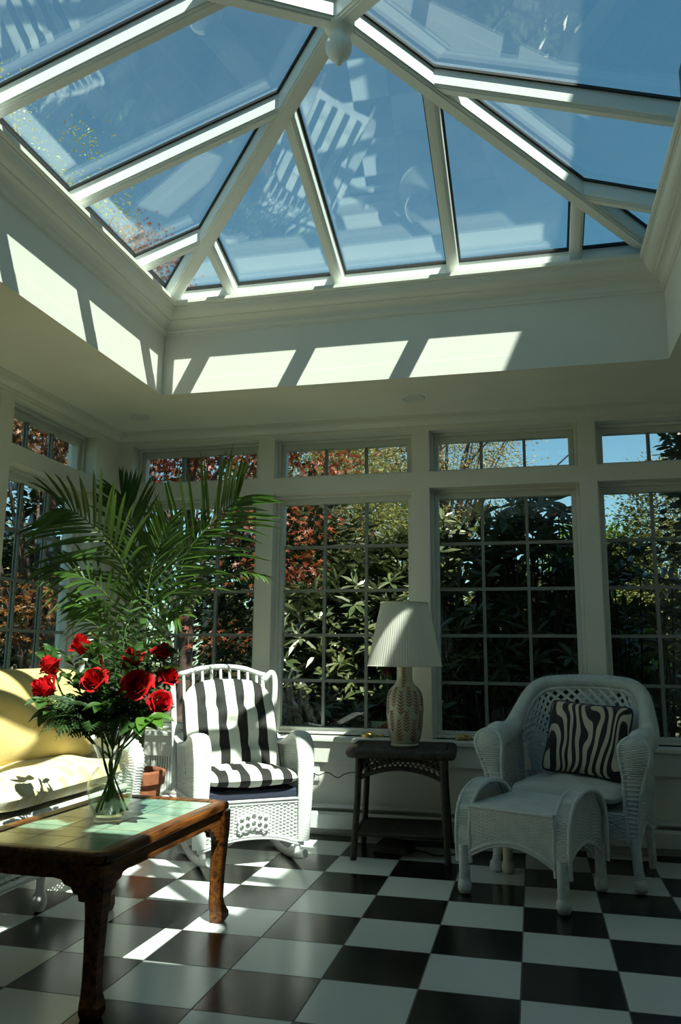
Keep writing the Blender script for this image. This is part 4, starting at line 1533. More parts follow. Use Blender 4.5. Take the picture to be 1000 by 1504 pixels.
def tabletile_material():
    m, nt, out = mat('green_table_tiles')
    tc = nd(nt, 'ShaderNodeTexCoord')
    sp = nd(nt, 'ShaderNodeSeparateXYZ')
    lk(nt, tc, 'Object', sp, 'Vector')

    def M(op, a, b=None):
        n = nd(nt, 'ShaderNodeMath', operation=op)
        for k, x in ((0, a), (1, b)):
            if isinstance(x, (int, float)):
                n.inputs[k].default_value = x
            elif x is not None:
                nt.links.new(x, n.inputs[k])
        return n.outputs[0]
    x = M('DIVIDE', M('ADD', sp.outputs['X'], .2145), .143)
    y = M('DIVIDE', M('ADD', sp.outputs['Y'], .4020), .134)
    dx = M('SUBTRACT', .5, M('ABSOLUTE', M('SUBTRACT', M('FRACT', x), .5)))
    dy = M('SUBTRACT', .5, M('ABSOLUTE', M('SUBTRACT', M('FRACT', y), .5)))
    g = M('LESS_THAN', M('MINIMUM', dx, dy), .016)
    cx = nd(nt, 'ShaderNodeCombineXYZ')
    nt.links.new(M('FLOOR', x), cx.inputs[0])
    nt.links.new(M('FLOOR', y), cx.inputs[1])
    wn = nd(nt, 'ShaderNodeTexWhiteNoise', noise_dimensions='2D')
    lk(nt, cx, 'Vector', wn, 'Vector')
    nz = nd(nt, 'ShaderNodeTexNoise', i_Scale=11.0, i_Detail=6.0, i_Distortion=.6)
    lk(nt, tc, 'Object', nz, 'Vector')
    f = M('ADD', M('MULTIPLY', nz.outputs['Fac'], .75), M('MULTIPLY', wn.outputs['Value'], .28))
    r = nd(nt, 'ShaderNodeValToRGB')
    e = r.color_ramp.elements
    e[0].position, e[0].color = .22, (.085, .19, .125, 1)
    e[1].position, e[1].color = .78, (.36, .46, .33, 1)
    q = e.new(.50)
    q.color = (.20, .33, .235, 1)
    nt.links.new(f, r.inputs['Fac'])
    mx = nd(nt, 'ShaderNodeMix', data_type='RGBA')
    nt.links.new(g, mx.inputs[0])
    lk(nt, r, 'Color', mx, 6)
    mx.inputs[7].default_value = (.045, .05, .03, 1)
    p = nd(nt, 'ShaderNodeBsdfPrincipled')
    lk(nt, mx, 2, p, 'Base Color')
    nt.links.new(M('ADD', .20, M('MULTIPLY', g, .6)), p.inputs['Roughness'])
    b = nd(nt, 'ShaderNodeBump', i_Strength=.5, i_Distance=.002)
    nt.links.new(M('SUBTRACT', M('MULTIPLY', nz.outputs['Fac'], .15), g), b.inputs['Height'])
    lk(nt, b, 'Normal', p, 'Normal')
    lk(nt, p, 'BSDF', out, 'Surface')
    return m


MT['wood'] = wood_material('amber_wood', (.026, .007, .0015), (.23, .076, .0145))
MT['tabletile'] = tabletile_material()
TBX, TBY, TBZ = -1.385, .005, .437
ct = thing('coffee_table', 'low wooden coffee table with a green tiled top', 'coffee table', (TBX, TBY, 0), math.radians(-2.0))
HX_, HY_ = .268, .455
BW = .0535
mb = MB()
# mitred frame with a raised bead on the inside edge and chamfered corners outside
cham = .028
outer = [(HX_ - cham, -HY_), (HX_, -HY_ + cham * .7), (HX_, HY_ - cham * .7), (HX_ - cham, HY_), (-HX_ + cham, HY_), (-HX_, HY_ - cham * .7), (-HX_, -HY_ + cham * .7), (-HX_ + cham, -HY_)]
ii = [(HX_ - BW, -HY_ + BW), (HX_ - BW, -HY_ + BW), (HX_ - BW, HY_ - BW), (HX_ - BW, HY_ - BW), (-HX_ + BW, HY_ - BW), (-HX_ + BW, HY_ - BW), (-HX_ + BW, -HY_ + BW), (-HX_ + BW, -HY_ + BW)]
ringp = []
for (s, z) in ((-.010, .405), (.0, .412), (.0, .430), (-.004, .437), (-.30, .4385), (-.92, .4365), (-1.0, .430), (-1.0, .405)):
    row = []
    for (ox, oy), (ix, iy) in zip(outer, ii):
        if s > -.05:
            row.append((ox + np.sign(ox) * s, oy + np.sign(oy) * s, z))
        else:
            row.append((ox + (ix - ox) * -s, oy + (iy - oy) * -s, z))
    ringp.append(row)
P = np.array(ringp)
for k in range(8):
    mb.grid(np.stack([P[:, k], P[:, (k + 1) % 8]], 1))
mb.build('top_frame', MT['wood'], ct)
mb = MB()
mb.box((-HX_ + BW - .004, -HY_ + BW - .004, .410), (HX_ - BW + .004, HY_ - BW + .004, .4335))
mb.build('tiled_top', MT['tabletile'], ct)
# apron with cloud brackets at the legs
AX, AY = HX_ - .028, HY_ - .028


def apron_poly(L):
    """Outline of an apron board of half length L: scalloped brackets run down towards the legs."""
    h = [(L, .300), (L - .030, .302), (L - .034, .318), (L - .050, .322), (L - .058, .338), (L - .080, .343), (L - .092, .356), (L - .120, .360), (L - .150, .358)]
    lowr = h[::-1] if False else h
    return [(-L, .404), (-L, .300)] + [(-x, z) for x, z in h[1:]] + [(x, z) for x, z in h[1:][::-1]] + [(L, .300), (L, .404)]


for s in (-1, 1):
    mb = MB()
    mb.prism(apron_poly(AY - .025), lambda a, b, d: (d, a, b), s * AX - .011, s * AX + .011)
    mb.build('apron', MT['wood'], ct, bevel=.002)
    mb = MB()
    mb.prism(apron_poly(AX - .025), lambda a, b, d: (a, d, b), s * AY - .011, s * AY + .011)
    mb.build('apron', MT['wood'], ct, bevel=.002)
for sx in (-1, 1):
    for sy in (-1, 1):
        prof = [(.404, .0310, 0), (.33, .0300, 0), (.26, .0260, .002), (.16, .0230, .005), (.085, .0230, .006), (.058, .0255, .003), (.036, .0300, -.004), (.018, .0300, -.004), (.004, .0250, .0), (.0, .0230, .001)]
        rows_ = []
        for z, h_, sh in prof:
            cx_, cy__ = sx * (AX - sh), sy * (AY - sh)
            c8 = .006
            rows_.append([(cx_ + a * h_ * .99, cy__ + b * h_ * .99, z) for a, b in ((-1, -.75), (-.75, -1), (.75, -1), (1, -.75), (1, .75), (.75, 1), (-.75, 1), (-1, .75))])
        mb = MB()
        P = np.array(rows_)
        mb.grid(P[::-1], cv=True, flip=True)
        mb.add(P[-1], [tuple(range(8))[::-1]])
        mb.add(P[0], [tuple(range(8))])
        mb.build('leg', MT['wood'], ct)

# ------------------------------------------------------------------ vase with roses
VX, VY, VZ = -1.368, -.015, .4340
MT['vaseglass'] = glass_material('clear_vase_glass', 1.5, (.965, .985, .975))
MT['water'] = glass_material('vase_water', 1.33, (.90, .95, .86))
va = thing('glass_vase', 'clear glass vase of water on the coffee table', 'vase', (VX, VY, VZ))
vp = spline([(0.0498, 0, 0.0000), (0.0515, 0, 0.0092), (0.0498, 0, 0.0166), (0.0581, 0, 0.0322), (0.0714, 0, 0.0644), (0.0776, 0, 0.1012), (0.0764, 0, 0.1288), (0.0664, 0, 0.1546), (0.0506, 0, 0.1730), (0.0436, 0, 0.1868), (0.0465, 0, 0.2042), (0.0564, 0, 0.2300), (0.0656, 0, 0.2502), (0.0689, 0, 0.2576)], 60)
mb = MB()
inner = [(max(r_ - .0032, .001), z) for r_, _, z in vp if z > .015][::-1]
mb.lathe([(0, 0)] + [(r_, z) for r_, _, z in vp] + inner + [(0, inner[-1][1])], 48)
mb.build('glass_body', MT['vaseglass'], va, smooth=True)
mb = MB()
wl = .122
mb.lathe([(0, .019)] + [(r_ - .0042, z) for r_, _, z in vp if .018 < z < wl] + [(0, wl)], 48)
mb.build('water', MT['water'], va, smooth=True)

MT['rose'] = principled('red_rose_petal', (.40, .003, .006), .6, col2=(.62, .008, .012), vscale=25, trans=.15, spec=.2)
MT['stem'] = principled('green_stem', (.10, .16, .035), .45, var=.2, vscale=12)
MT['roseleaf'] = leafmat('rose_leaf', (.025, .075, .015), (.06, .13, .03), rough=.32, trans=.2, scale=10, spec=.6)
MT['salal'] = leafmat('lemon_leaf', (.04, .12, .02), (.10, .22, .03), rough=.30, trans=.25, scale=6, spec=.6)
MT['fern'] = leafmat('fern_leaf', (.020, .055, .012), (.045, .11, .022), rough=.5, trans=.2, scale=8)
MT['ruscus'] = leafmat('ruscus_leaf', (.022, .062, .014), (.055, .115, .026), rough=.28, trans=.2, scale=9, spec=.6)


def rose_bloom(mb, c, ax, R, r, open_=1.0):
    """Spiral of cupped petals on axis ax."""
    ax = np.array(ax, float)
    ax /= np.linalg.norm(ax)
    e1 = np.cross(ax, (.3, .1, 1))
    e1 /= np.linalg.norm(e1)
    e2 = np.cross(ax, e1)
    n = 22
    s = np.linspace(-1, 1, 7)
    t = np.linspace(0, 1, 7)
    S, T_ = np.meshgrid(s, t, indexing='ij')
    for k in range(n):
        q = k / (n - 1)
        a0 = k * 2.399 + r.normal(0, .15)
        half = .95 - .25 * q + r.normal(0, .05)
        rb = R * (.10 + .36 * q)
        top = R * (.16 + .72 * q ** 1.15) * open_
        h = R * (1.75 - .75 * q ** 1.6 + r.normal(0, .05))
        flare = (.02 + .42 * q ** 2.2) * R * open_
        rad = rb + (top - rb) * np.sin(T_ * PI / 2) ** 1.1 + flare * T_ ** 4 * 1.0
        edge = 1 - .16 * np.abs(S) ** 2.5 * T_
        z = h * T_ * edge - R * .14 * q ** 2 * T_ ** 5 * 3 - R * .12
        wv = 1 + .05 * np.sin(S * 5 + k) * T_ ** 2
        ph = a0 + S * half * (1 - .25 * (1 - T_))
        rad = rad * wv
        P = c + (rad * np.cos(ph))[..., None] * e1 + (rad * np.sin(ph))[..., None] * e2 + z[..., None] * ax
        mb.grid(P)
    # sepal cup
    return e1, e2


rose_pts = [((-1.526, .020, 1.005), .047, (-.25, -.35, 1), 'red rose highest on the left of the bouquet'),
            ((-1.614, -.020, .932), .046, (-.55, -.25, .8), 'upper red rose of the pair at the far left of the bouquet'),
            ((-1.575, -.095, .868), .050, (-.45, -.85, .45), 'lower red rose of the pair at the far left of the bouquet'),
            ((-1.385, -.120, .898), .046, (.05, -.8, .55), 'dark red rose at the centre front of the bouquet'),
            ((-1.485, .055, .955), .030, (-.1, -.1, 1), 'small half-hidden red rosebud behind the centre rose'),
            ((-1.232, .050, .985), .040, (.35, -.2, .9), 'red rose highest on the right of the bouquet'),
            ((-1.298, -.015, .968), .042, (-.2, -.6, .8), 'shaded red rose just left of the highest right rose'),
            ((-1.215, -.140, .887), .051, (.25, -.95, .45), 'large open red rose facing the camera at the right of the bouquet'),
            ((-1.190, .010, .905), .040, (.6, -.35, .7), 'red rose at the right edge behind the large open rose'),
            ((-1.188, -.045, .832), .042, (.6, -.6, .25), 'lowest red rose at the right of the bouquet')]
rr_ = np.random.default_rng(21)
for (c, R_, ax, lab) in rose_pts:
    c = np.array(c)
    t = thing('rose', lab, 'rose', tuple(c), 0, 'red roses in the vase')
    mb = MB()
    rose_bloom(mb, np.zeros(3), ax, R_ * .92, rr_)
    mb.build('bloom', MT['rose'], t, smooth=True)
    ax = np.array(ax, float) / np.linalg.norm(ax)
    ang = rr_.uniform(0, 2 * PI)
    bot = np.array((VX + .046 * math.cos(ang), VY + .046 * math.sin(ang), VZ + .030)) - c
    neck = np.array((VX + (c[0] - VX) * .08 - .020 * math.cos(ang), VY + (c[1] - VY) * .08 - .020 * math.sin(ang), VZ + .187)) - c
    st = spline([-ax * R_ * .1, -ax * R_ * 1.1 - (0, 0, .035), (neck * .62 + (0, 0, -.01)), neck, bot], 30)
    mb = MB()
    mb.tube(st, np.linspace(.0032, .0038, len(st)), 7)
    sc = []
    for k in range(5):
        a = k * 2 * PI / 5
        e1 = np.cross(ax, (.3, .1, 1)); e1 /= np.linalg.norm(e1); e2 = np.cross(ax, e1)
        sc.append(e1 * math.cos(a) + e2 * math.sin(a) - ax * .2)
    leaves(mb, np.tile(-ax * R_ * .12, (5, 1)), np.array(sc), .032, 'long', rr_, roll=.1, up=-ax)
    mb.build('stem', MT['stem'], t, smooth=True)
    mb = MB()
    q = [st[int(len(st) * f_)] for f_ in (.12, .18, .26, .34)]
    cs, ds = [], []
    for p_ in q:
        for k in range(3):
            a = rr_.uniform(0, 2 * PI)
            cs.append(p_)
            ds.append((math.cos(a), math.sin(a), rr_.uniform(-.2, .7)))
    cs = np.array(cs) + np.array(ds) * .02
    leaves(mb, cs, np.array(ds), .052, 'oval', rr_, roll=.3)
    mb.build('leaves', MT['roseleaf'], t)


def frond(mb, pts, nl, L, w, normal, r, taper=(.55, 1.0, .45), droop=.15, fold=.35, ang=(.95, .5), rach=.006, start=.18, mi_r=0, mi_l=0, twist=0.0, rows=5):
    """Pinnate frond: a rachis through pts and nl leaflets on each side."""
    p = spline(pts, 60)
    mb.tube(p, np.linspace(rach, rach * .25, len(p)), 6, mi=mi_r)
    s = np.linspace(0, 1, len(p))
    N0 = np.array(normal, float)
    for k in range(nl):
        f_ = start + (1 - start) * (k + .5) / nl
        i = min(int(f_ * (len(p) - 1)), len(p) - 2)
        base = p[i] + (p[i + 1] - p[i]) * (f_ * (len(p) - 1) - i)
        tg = p[min(i + 2, len(p) - 1)] - p[max(i - 1, 0)]
        tg /= np.linalg.norm(tg)
        side = np.cross(tg, N0)
        side /= np.linalg.norm(side) + 1e-9
        nn = np.cross(side, tg)
        ln = L * np.interp((f_ - start) / (1 - start), [0, .4, 1], taper)
        a = np.interp(f_, [start, 1], ang)
        for sd in (-1, 1):
            d = tg * math.cos(a) + side * sd * math.sin(a) + nn * fold * r.uniform(.5, 1.3) + r.normal(0, .06, 3)
            d /= np.linalg.norm(d)
            l_ = ln * r.uniform(.88, 1.08)
            t = np.linspace(0, 1, rows + 1)
            c = base + np.outer(t, d) * l_ + np.outer(t ** 2.2, (0, 0, -1.0)) * droop * l_ * r.uniform(.6, 1.5)
            acr = np.cross(d, nn + r.normal(0, .25, 3))
            acr /= np.linalg.norm(acr)
            ww = w * np.interp(t, [0, .12, .45, .8, 1], [.35, .85, 1.0, .62, .03])
            vup = np.cross(acr, d)
            e = c[:, None, :] + np.array((-.5, 0, .5))[None, :, None] * ww[:, None, None] * acr + np.array((.18, 0, .18))[None, :, None] * ww[:, None, None] * vup
            mb.grid(e, mi=mi_l)
    return p


# fern sprigs spreading below the roses, ruscus stems above, broad lemon leaves at the sides
sp_ = np.random.default_rng(33)
neck = np.array((VX, VY, VZ + .252))
FERN = [(-1.625, -.10, .800, -.06), (-1.56, -.17, .775, -.05), (-1.47, -.21, .765, -.05), (-1.34, -.23, .775, -.03), (-1.24, -.20, .785, -.03), (-1.645, .02, .835, -.02), (-1.42, -.22, .84, .0), (-1.28, -.22, .845, .0), (-1.165, -.08, .80, -.02), (-1.53, -.19, .85, .0), (-1.20, .12, .82, 0), (-1.5, .16, .85, 0)]
for k, (x, y, z, dz) in enumerate(FERN):
    tip = np.array((x, y, z))
    root = neck + (tip - neck) * .08
    t = thing('fern_sprig', 'dark green fern sprig spreading over the rim of the vase', 'fern', tuple(root), 0, 'fern sprigs in the bouquet')
    v = tip - root
    mid = v * .5 + (0, 0, .050)
    mb = MB()
    q = [np.zeros(3) - (0, 0, .01), v * .25 + (0, 0, .035), mid, v * .8 + (0, 0, .03 + dz * .2), v + (0, 0, dz)]
    nrm = (v[0] * .2, -.45 + v[1] * .2, 1)
    pth = spline(q, 40)
    mb.tube(pth, np.linspace(.0022, .0007, len(pth)), 5)
    # bipinnate: each pinna is a little comb
    n = 15
    L = np.linalg.norm(v) * .42
    for j in range(n):
        f_ = .20 + .8 * (j + .5) / n
        i = int(f_ * (len(pth) - 2))
        tg = pth[i + 1] - pth[i]
        tg /= np.linalg.norm(tg)
        side = np.cross(tg, nrm)
        side /= np.linalg.norm(side)
        for sd in (-1, 1):
            d = tg * .45 + side * sd * .9 + (0, 0, -.12)
            d /= np.linalg.norm(d)
            l_ = L * np.interp(f_, [.2, .35, 1], [.55, 1, .12])
            m_ = 8
            tt = (np.arange(m_) + .6) / m_
            cc = pth[i] + np.outer(tt, d) * l_ - np.outer(tt ** 2, (0, 0, 1)) * l_ * .15
            for s2 in (-1, 1):
                leaves(mb, cc, np.tile(d * .55 + s2 * tg * .8, (m_, 1)), l_ * .30 * (1.15 - .8 * tt), 'oval', sp_, roll=.12, up=nrm)
            mb.tube([pth[i], cc[-1]], .0006, 3)
    mb.build('fronds', MT['fern'], t)
RUS = [(-1.50, .06, 1.10), (-1.40, .10, 1.16), (-1.32, .05, 1.12), (-1.24, .12, 1.08), (-1.46, -.05, 1.02), (-1.36, -.05, 1.04), (-1.28, -.06, 1.02), (-1.56, .10, 1.03), (-1.17, .05, 1.0), (-1.42, .16, 1.2), (-1.33, .16, 1.18), (-1.63, .08, .99), (-1.52, -.10, .93), (-1.28, -.12, .94), (-1.45, -.12, .93), (-1.36, -.14, .96)]
for k, (x, y, z) in enumerate(RUS):
    tip = np.array((x, y, z))
    root = neck + (0, 0, -.02)
    t = thing('ruscus_stem', 'upright ruscus stem with small glossy leaves among the roses', 'greenery', tuple(root), 0, 'ruscus stems in the bouquet')
    v = tip - root
    q = spline([np.zeros(3), v * .35 * np.array((.7, .7, 1)), v * .7 * np.array((.88, .88, 1)), v], 30)
    mb = MB()
    mb.tube(q, np.linspace(.0024, .0010, len(q)), 5)
    low = np.array((VX + sp_.uniform(-.05, .05), VY + sp_.uniform(-.05, .05), VZ + .03)) - root
    mb.tube(spline([np.zeros(3), low * .35 * np.array((.2, .2, 1)), low], 12), .0026, 5)
    mb.build('stem', MT['stem'], t, smooth=True)
    n = 34
    ii_ = np.linspace(7, len(q) - 1, n).astype(int)
    a = np.arange(n) * 2.4
    d = np.stack([np.cos(a), np.sin(a), np.full(n, .55)], 1)
    mb = MB()
    leaves(mb, q[ii_], d, .050, 'long' if k % 2 else 'oval', sp_, roll=.35)
    mb.build('leaves', MT['ruscus'], t)
LEM = [((-1.185, -.12, .79), 'broad bright green lemon leaf at the lower right of the bouquet', .085, (.8, -.5, -.15)), ((-1.555, -.10, .80), 'broad dark lemon leaf at the lower left of the bouquet', .085, (-.8, -.5, -.2)),
       ((-1.22, -.15, .775), 'broad lemon leaf under the large open rose', .08, (.6, -.6, -.25)), ((-1.55, -.16, .84), 'broad lemon leaf under the left pair of roses', .07, (-.5, -.7, 0)),
       ((-1.19, .0, .94), 'pale pointed leaf between the right roses', .06, (.5, -.6, .4)), ((-1.66, .03, .975), 'pointed leaf behind the far left roses', .07, (-.3, -.2, .9)), ((-1.33, -.16, .83), 'broad leaf at the front above the vase rim', .07, (.1, -.9, -.1)), ((-1.46, .0, 1.0), 'folded pale leaf above the centre rose', .06, (.1, -.5, .8))]
for c, lab, s_, d in LEM:
    root = neck + (np.array(c) - neck) * .1
    t = thing('lemon_leaf', lab, 'leaf', tuple(root), 0, 'broad leaves in the bouquet')
    v = np.array(c) - root
    mb = MB()
    mb.tube(spline([np.zeros(3), v * .5 + (0, 0, .02), v], 12), .0016, 5)
    mb.build('stalk', MT['stem'], t, smooth=True)
    d = np.array(d) / np.linalg.norm(d)
    s = np.linspace(-1, 1, 7)
    tt = np.linspace(0, 1, 12)
    S, T_ = np.meshgrid(s, tt, indexing='ij')
    wv = .34 * np.sin(PI * np.clip(T_, 0, 1) ** .75) ** .8
    acr = np.cross(d, (0.1, -.3, 1))
    acr /= np.linalg.norm(acr)
    nn = np.cross(acr, d)
    for j in range(3):
        rot = (j - 1) * .9
        dd = d * math.cos(rot) + acr * math.sin(rot)
        aa = acr * math.cos(rot) - d * math.sin(rot)
        P = v + s_ * (T_[..., None] * dd + (S * wv)[..., None] * aa + (.14 * S ** 2 * wv / .34 - .22 * T_ ** 2 + .02 * np.sin(S * 4 + T_ * 6))[..., None] * nn)
        mb = MB()
        mb.grid(P)
        mb.build('leaf_blade', MT['salal' if 'bright' in lab or 'pale' in lab else 'roseleaf'], t, smooth=True)

# ------------------------------------------------------------------ potted palm
MT['terracotta'] = principled('terracotta', (.36, .12, .055), .75, var=.18, vscale=14, bump=.15, bscale=60)
MT['soil'] = principled('potting_soil', (.035, .024, .016), .95, var=.5, vscale=50, bump=1.0, bscale=90)
MT['palm'] = leafmat('palm_leaflet', (.030, .080, .012), (.085, .160, .026), rough=.36, trans=.26, scale=2.0, spec=.5)
MT['palmstem'] = principled('palm_stem', (.11, .15, .04), .5, var=.25, vscale=8)
PX, PY = -2.105, 1.63
pp = thing('potted_palm', 'tall green palm in a terracotta pot in the corner behind the sofa', 'potted palm', (PX, PY, 0))
mb = MB()
th = np.arange(6) * PI / 3 + .35


def hexring(r_, z):
    pts_ = []
    for k in range(6):
        a0, a1 = th[k], th[(k + 1) % 6] + (2 * PI if k == 5 else 0)
        for f_ in (0, .08, .5, .92):
            a = a0 + (a1 - a0) * f_
            rr2 = r_ / max(math.cos(((f_ + .5) % 1 - .5) * PI / 3) if False else 1, .5) * (1.0 - .06 * math.sin(f_ * PI))
            pts_.append((rr2 * math.cos(a), rr2 * math.sin(a), z))
    return pts_


rows_ = [hexring(r_, z) for r_, z in ((.100, 0), (.104, .01), (.128, .275), (.140, .280), (.146, .290), (.150, .348), (.147, .358), (.136, .358), (.130, .345), (.128, .305))]
P = np.array(rows_)
mb.grid(P, cv=True, flip=True)
mb.add(P[0], [tuple(range(24))[::-1]])
mb.build('pot', MT['terracotta'], pp)
mb = MB()
mb.lathe([(0, .330), (.05, .332), (.09, .326), (.126, .318)][::-1], 20, close=False)
mb.v[-1][:, 2] += np.random.default_rng(1).normal(0, .004, len(mb.v[-1]))
mb.build('soil', MT['soil'], pp, smooth=True)
pr_ = np.random.default_rng(41)
o_ = np.array((PX, PY, 0))
base = (PX, PY, .32)
RIGHTF = [(-2.103, 1.62, .75), (-2.098, 1.60, 1.134), (-2.055, 1.58, 1.308), (-1.887, 1.56, 1.519), (-1.707, 1.54, 1.708), (-1.58, 1.52, 1.818), (-1.508, 1.51, 1.872)]
LOWF = [(-2.104, 1.62, .72), (-2.09, 1.62, 1.0), (-2.009, 1.62, 1.115), (-1.878, 1.64, 1.271), (-1.723, 1.66, 1.389), (-1.566, 1.68, 1.456), (-1.408, 1.70, 1.436)]
FR = [
    # control points after the base, leaflets per side, leaflet length, plane normal, droop, angles
    (RIGHTF, 25, .56, (.25, -1, .25), .12, (.85, .55), .40),
    ([(-2.125, 1.57, .80), (-2.100, 1.46, 1.26), (-2.122, 1.36, 1.48), (-2.190, 1.26, 1.62), (-2.290, 1.16, 1.735), (-2.345, 1.08, 1.760)], 22, .50, (-.1, -1, .35), .22, (.95, .6), .38),
    ([(-2.13, 1.65, .8), (-2.17, 1.68, 1.2), (-2.22, 1.70, 1.50), (-2.275, 1.72, 1.74), (-2.33, 1.735, 1.88), (-2.37, 1.74, 1.96)], 22, .36, (.15, -1, .15), .05, (.85, .45), .45),
    (LOWF, 26, .16, (.1, -.3, 1), .65, (.7, .4), .32),
    ([(-2.10, 1.58, .75), (-2.07, 1.53, 1.10), (-2.03, 1.50, 1.418), (-1.985, 1.50, 1.60), (-1.945, 1.50, 1.72)], 18, .38, (.2, -1, .1), .15, (.8, .45), .45),
    ([(-2.115, 1.56, .70), (-2.125, 1.45, 1.10), (-2.20, 1.30, 1.33), (-2.33, 1.18, 1.420), (-2.41, 1.08, 1.415)], 18, .36, (-.2, -.7, .7), .40, (.9, .5), .40),
    ([(-2.09, 1.57, .65), (-2.04, 1.50, .95), (-1.95, 1.42, 1.15), (-1.86, 1.36, 1.22), (-1.76, 1.32, 1.20)], 16, .24, (.3, -.8, .6), .35, (.9, .5), .38),
    ([(-2.115, 1.57, .62), (-2.13, 1.48, .90), (-2.17, 1.38, 1.12), (-2.24, 1.30, 1.24), (-2.32, 1.22, 1.26)], 16, .24, (-.3, -.8, .6), .35, (.9, .5), .38),
    ([(-2.10, 1.55, .65), (-2.09, 1.46, .92), (-2.07, 1.38, 1.16), (-2.04, 1.32, 1.30), (-2.0, 1.27, 1.36)], 16, .22, (.1, -1, .4), .25, (.9, .5), .38),
    ([(-2.06, 1.60, .7), (-1.99, 1.60, 1.10), (-1.92, 1.60, 1.40), (-1.83, 1.58, 1.60), (-1.72, 1.56, 1.70)], 16, .26, (.2, -1, .3), .2, (.9, .5), .42),
    ([(-2.13, 1.60, .60), (-2.19, 1.56, .90), (-2.27, 1.50, 1.12), (-2.36, 1.44, 1.25), (-2.42, 1.40, 1.28)], 14, .20, (-.2, -1, .3), .3, (.9, .5), .40),
    ([(-2.08, 1.55, .60), (-2.03, 1.44, .85), (-1.96, 1.34, 1.00), (-1.88, 1.27, 1.05), (-1.80, 1.22, 1.02)], 14, .20, (.3, -.8, .6), .4, (.9, .5), .36),
]
for k, (pts_, nl, L, nrm, dr, an, fs) in enumerate(FR):
    mb = MB()
    q = [np.array(base) - o_ + pr_.normal(0, .015, 3) * (1, 1, 0)] + [np.array(p_) - o_ for p_ in pts_]
    frond(mb, q, nl, L, .021, nrm, pr_, droop=dr, ang=an, start=fs, rach=.0075, mi_l=1, taper=(.85, 1.0, .50))
    for V in mb.v:                       # leaflets that reach the walls or windows bend along them
        V[:, 0] = np.maximum(V[:, 0], XL + .055 - PX)
        V[:, 1] = np.minimum(V[:, 1], YF - .055 - PY)
    mb.build('frond', [MT['palmstem'], MT['palm']], pp)

# ------------------------------------------------------------------ wicker sofa with yellow cushions


def floral_material():
    m, nt, out = mat('cream_damask')
    tc = nd(nt, 'ShaderNodeTexCoord')
    n = nd(nt, 'ShaderNodeTexNoise', i_Scale=9.0, i_Detail=3.0, i_Distortion=1.8)
    lk(nt, tc, 'Object', n, 'Vector')
    r = nd(nt, 'ShaderNodeValToRGB')
    r.color_ramp.elements[0].position = .46
    r.color_ramp.elements[0].color = (.72, .60, .30, 1)
    r.color_ramp.elements[1].position = .54
    r.color_ramp.elements[1].color = (.80, .74, .52, 1)
    lk(nt, n, 'Fac', r, 'Fac')
    p = nd(nt, 'ShaderNodeBsdfPrincipled', i_Roughness=.7)
    lk(nt, r, 'Color', p, 'Base Color')
    lk(nt, p, 'BSDF', out, 'Surface')
    return m


MT['damask'] = floral_material()
MT['yellow'] = principled('yellow_cotton', (.70, .53, .21), .8, var=.06, vscale=12, bump=.25, bscale=220)
SFX, SFB = -1.850, -2.470
SY0, SY1 = -1.15, 1.08
so = thing('wicker_sofa', 'white wicker sofa along the left wall behind the coffee table', 'sofa', ((SFX + SFB) / 2, (SY0 + SY1) / 2, 0))
so_ = np.array(so.location)
W = MT['wicker']


def L_(p):
    return np.asarray(p, float) - so_


mb = MB()
mb.tube([L_((SFX, y, .372)) for y in np.linspace(SY0 + .08, SY1 - .08, 12)], .017, 10)
for z, r_ in ((.145, .016), (.175, .009), (.340, .009)):
    mb.tube([L_((SFX, y, z)) for y in np.linspace(SY0 + .06, SY1 - .06, 12)], r_, 8)
ys_ = np.arange(SY0 + .10, SY1 - .08, .034)
for k, y in enumerate(ys_):
    mb.tube([L_((SFX, y, .148)), L_((SFX, y, .370))], .0048, 5)
for k in range(len(ys_) - 3):
    mb.tube([L_((SFX + .005, ys_[k], .175)), L_((SFX + .007, ys_[k + 3], .34))], .0042, 5)
    mb.tube([L_((SFX - .005, ys_[k + 3], .175)), L_((SFX - .007, ys_[k], .34))], .0042, 5)
mb.build('lattice_skirt', W, so, smooth=True)
mb = MB()
a_, b_ = L_((SFB, SY0 + .08, .345)), L_((SFX - .01, SY1 - .08, .378))
mb.box(a_, b_)
mb.build('seat_deck', W, so)
mb = MB()
weave(mb, ruled(np.array([L_((SFB + .01, y, .86 - .06 * abs((y - .0) / 1.1) ** 4)) for y in np.linspace(SY0 + .05, SY1 - .05, 30)]), np.array([L_((SFB + .05, y, .38)) for y in np.linspace(SY0 + .05, SY1 - .05, 30)])), 46, 60, rad=.0055, amp=.0025, stake_r=.003)
mb.wound([L_((SFB + .01, y, .875 - .06 * abs(y / 1.1) ** 4)) for y in np.linspace(SY0 + .03, SY1 - .03, 30)], .028, 10, pitch=.012, amp=.002)
mb.build('backrest', W, so, smooth=True)
for y, sg in ((SY1 - .045, 1), (SY0 + .045, -1)):
    mb = MB()
    arm = spline([L_((SFX + .015, y, .12)), L_((SFX + .02, y, .38)), L_((SFX + .030, y, .49)), L_((SFX - .005, y, .552)), L_((SFX - .12, y, .570)), L_((SFX - .32, y, .585)), L_((SFB + .06, y, .70)), L_((SFB + .02, y, .80))], 60)
    mb.wound(arm, [.036, .036, .044, .046, .044, .040, .036, .032], 12, pitch=.013, amp=.003)
    mb.build('arm', W, so, smooth=True)
    mb = MB()
    xs_ = np.linspace(SFX, SFB + .05, 20)
    A = np.array([L_((x, y, .545)) for x in xs_])
    B = np.array([L_((x, y, .15)) for x in xs_])
    weave(mb, ruled(A, B), 42, 22, rad=.0055, amp=.0025, stake_r=.003)
    mb.build('side_panel', W, so, smooth=True)
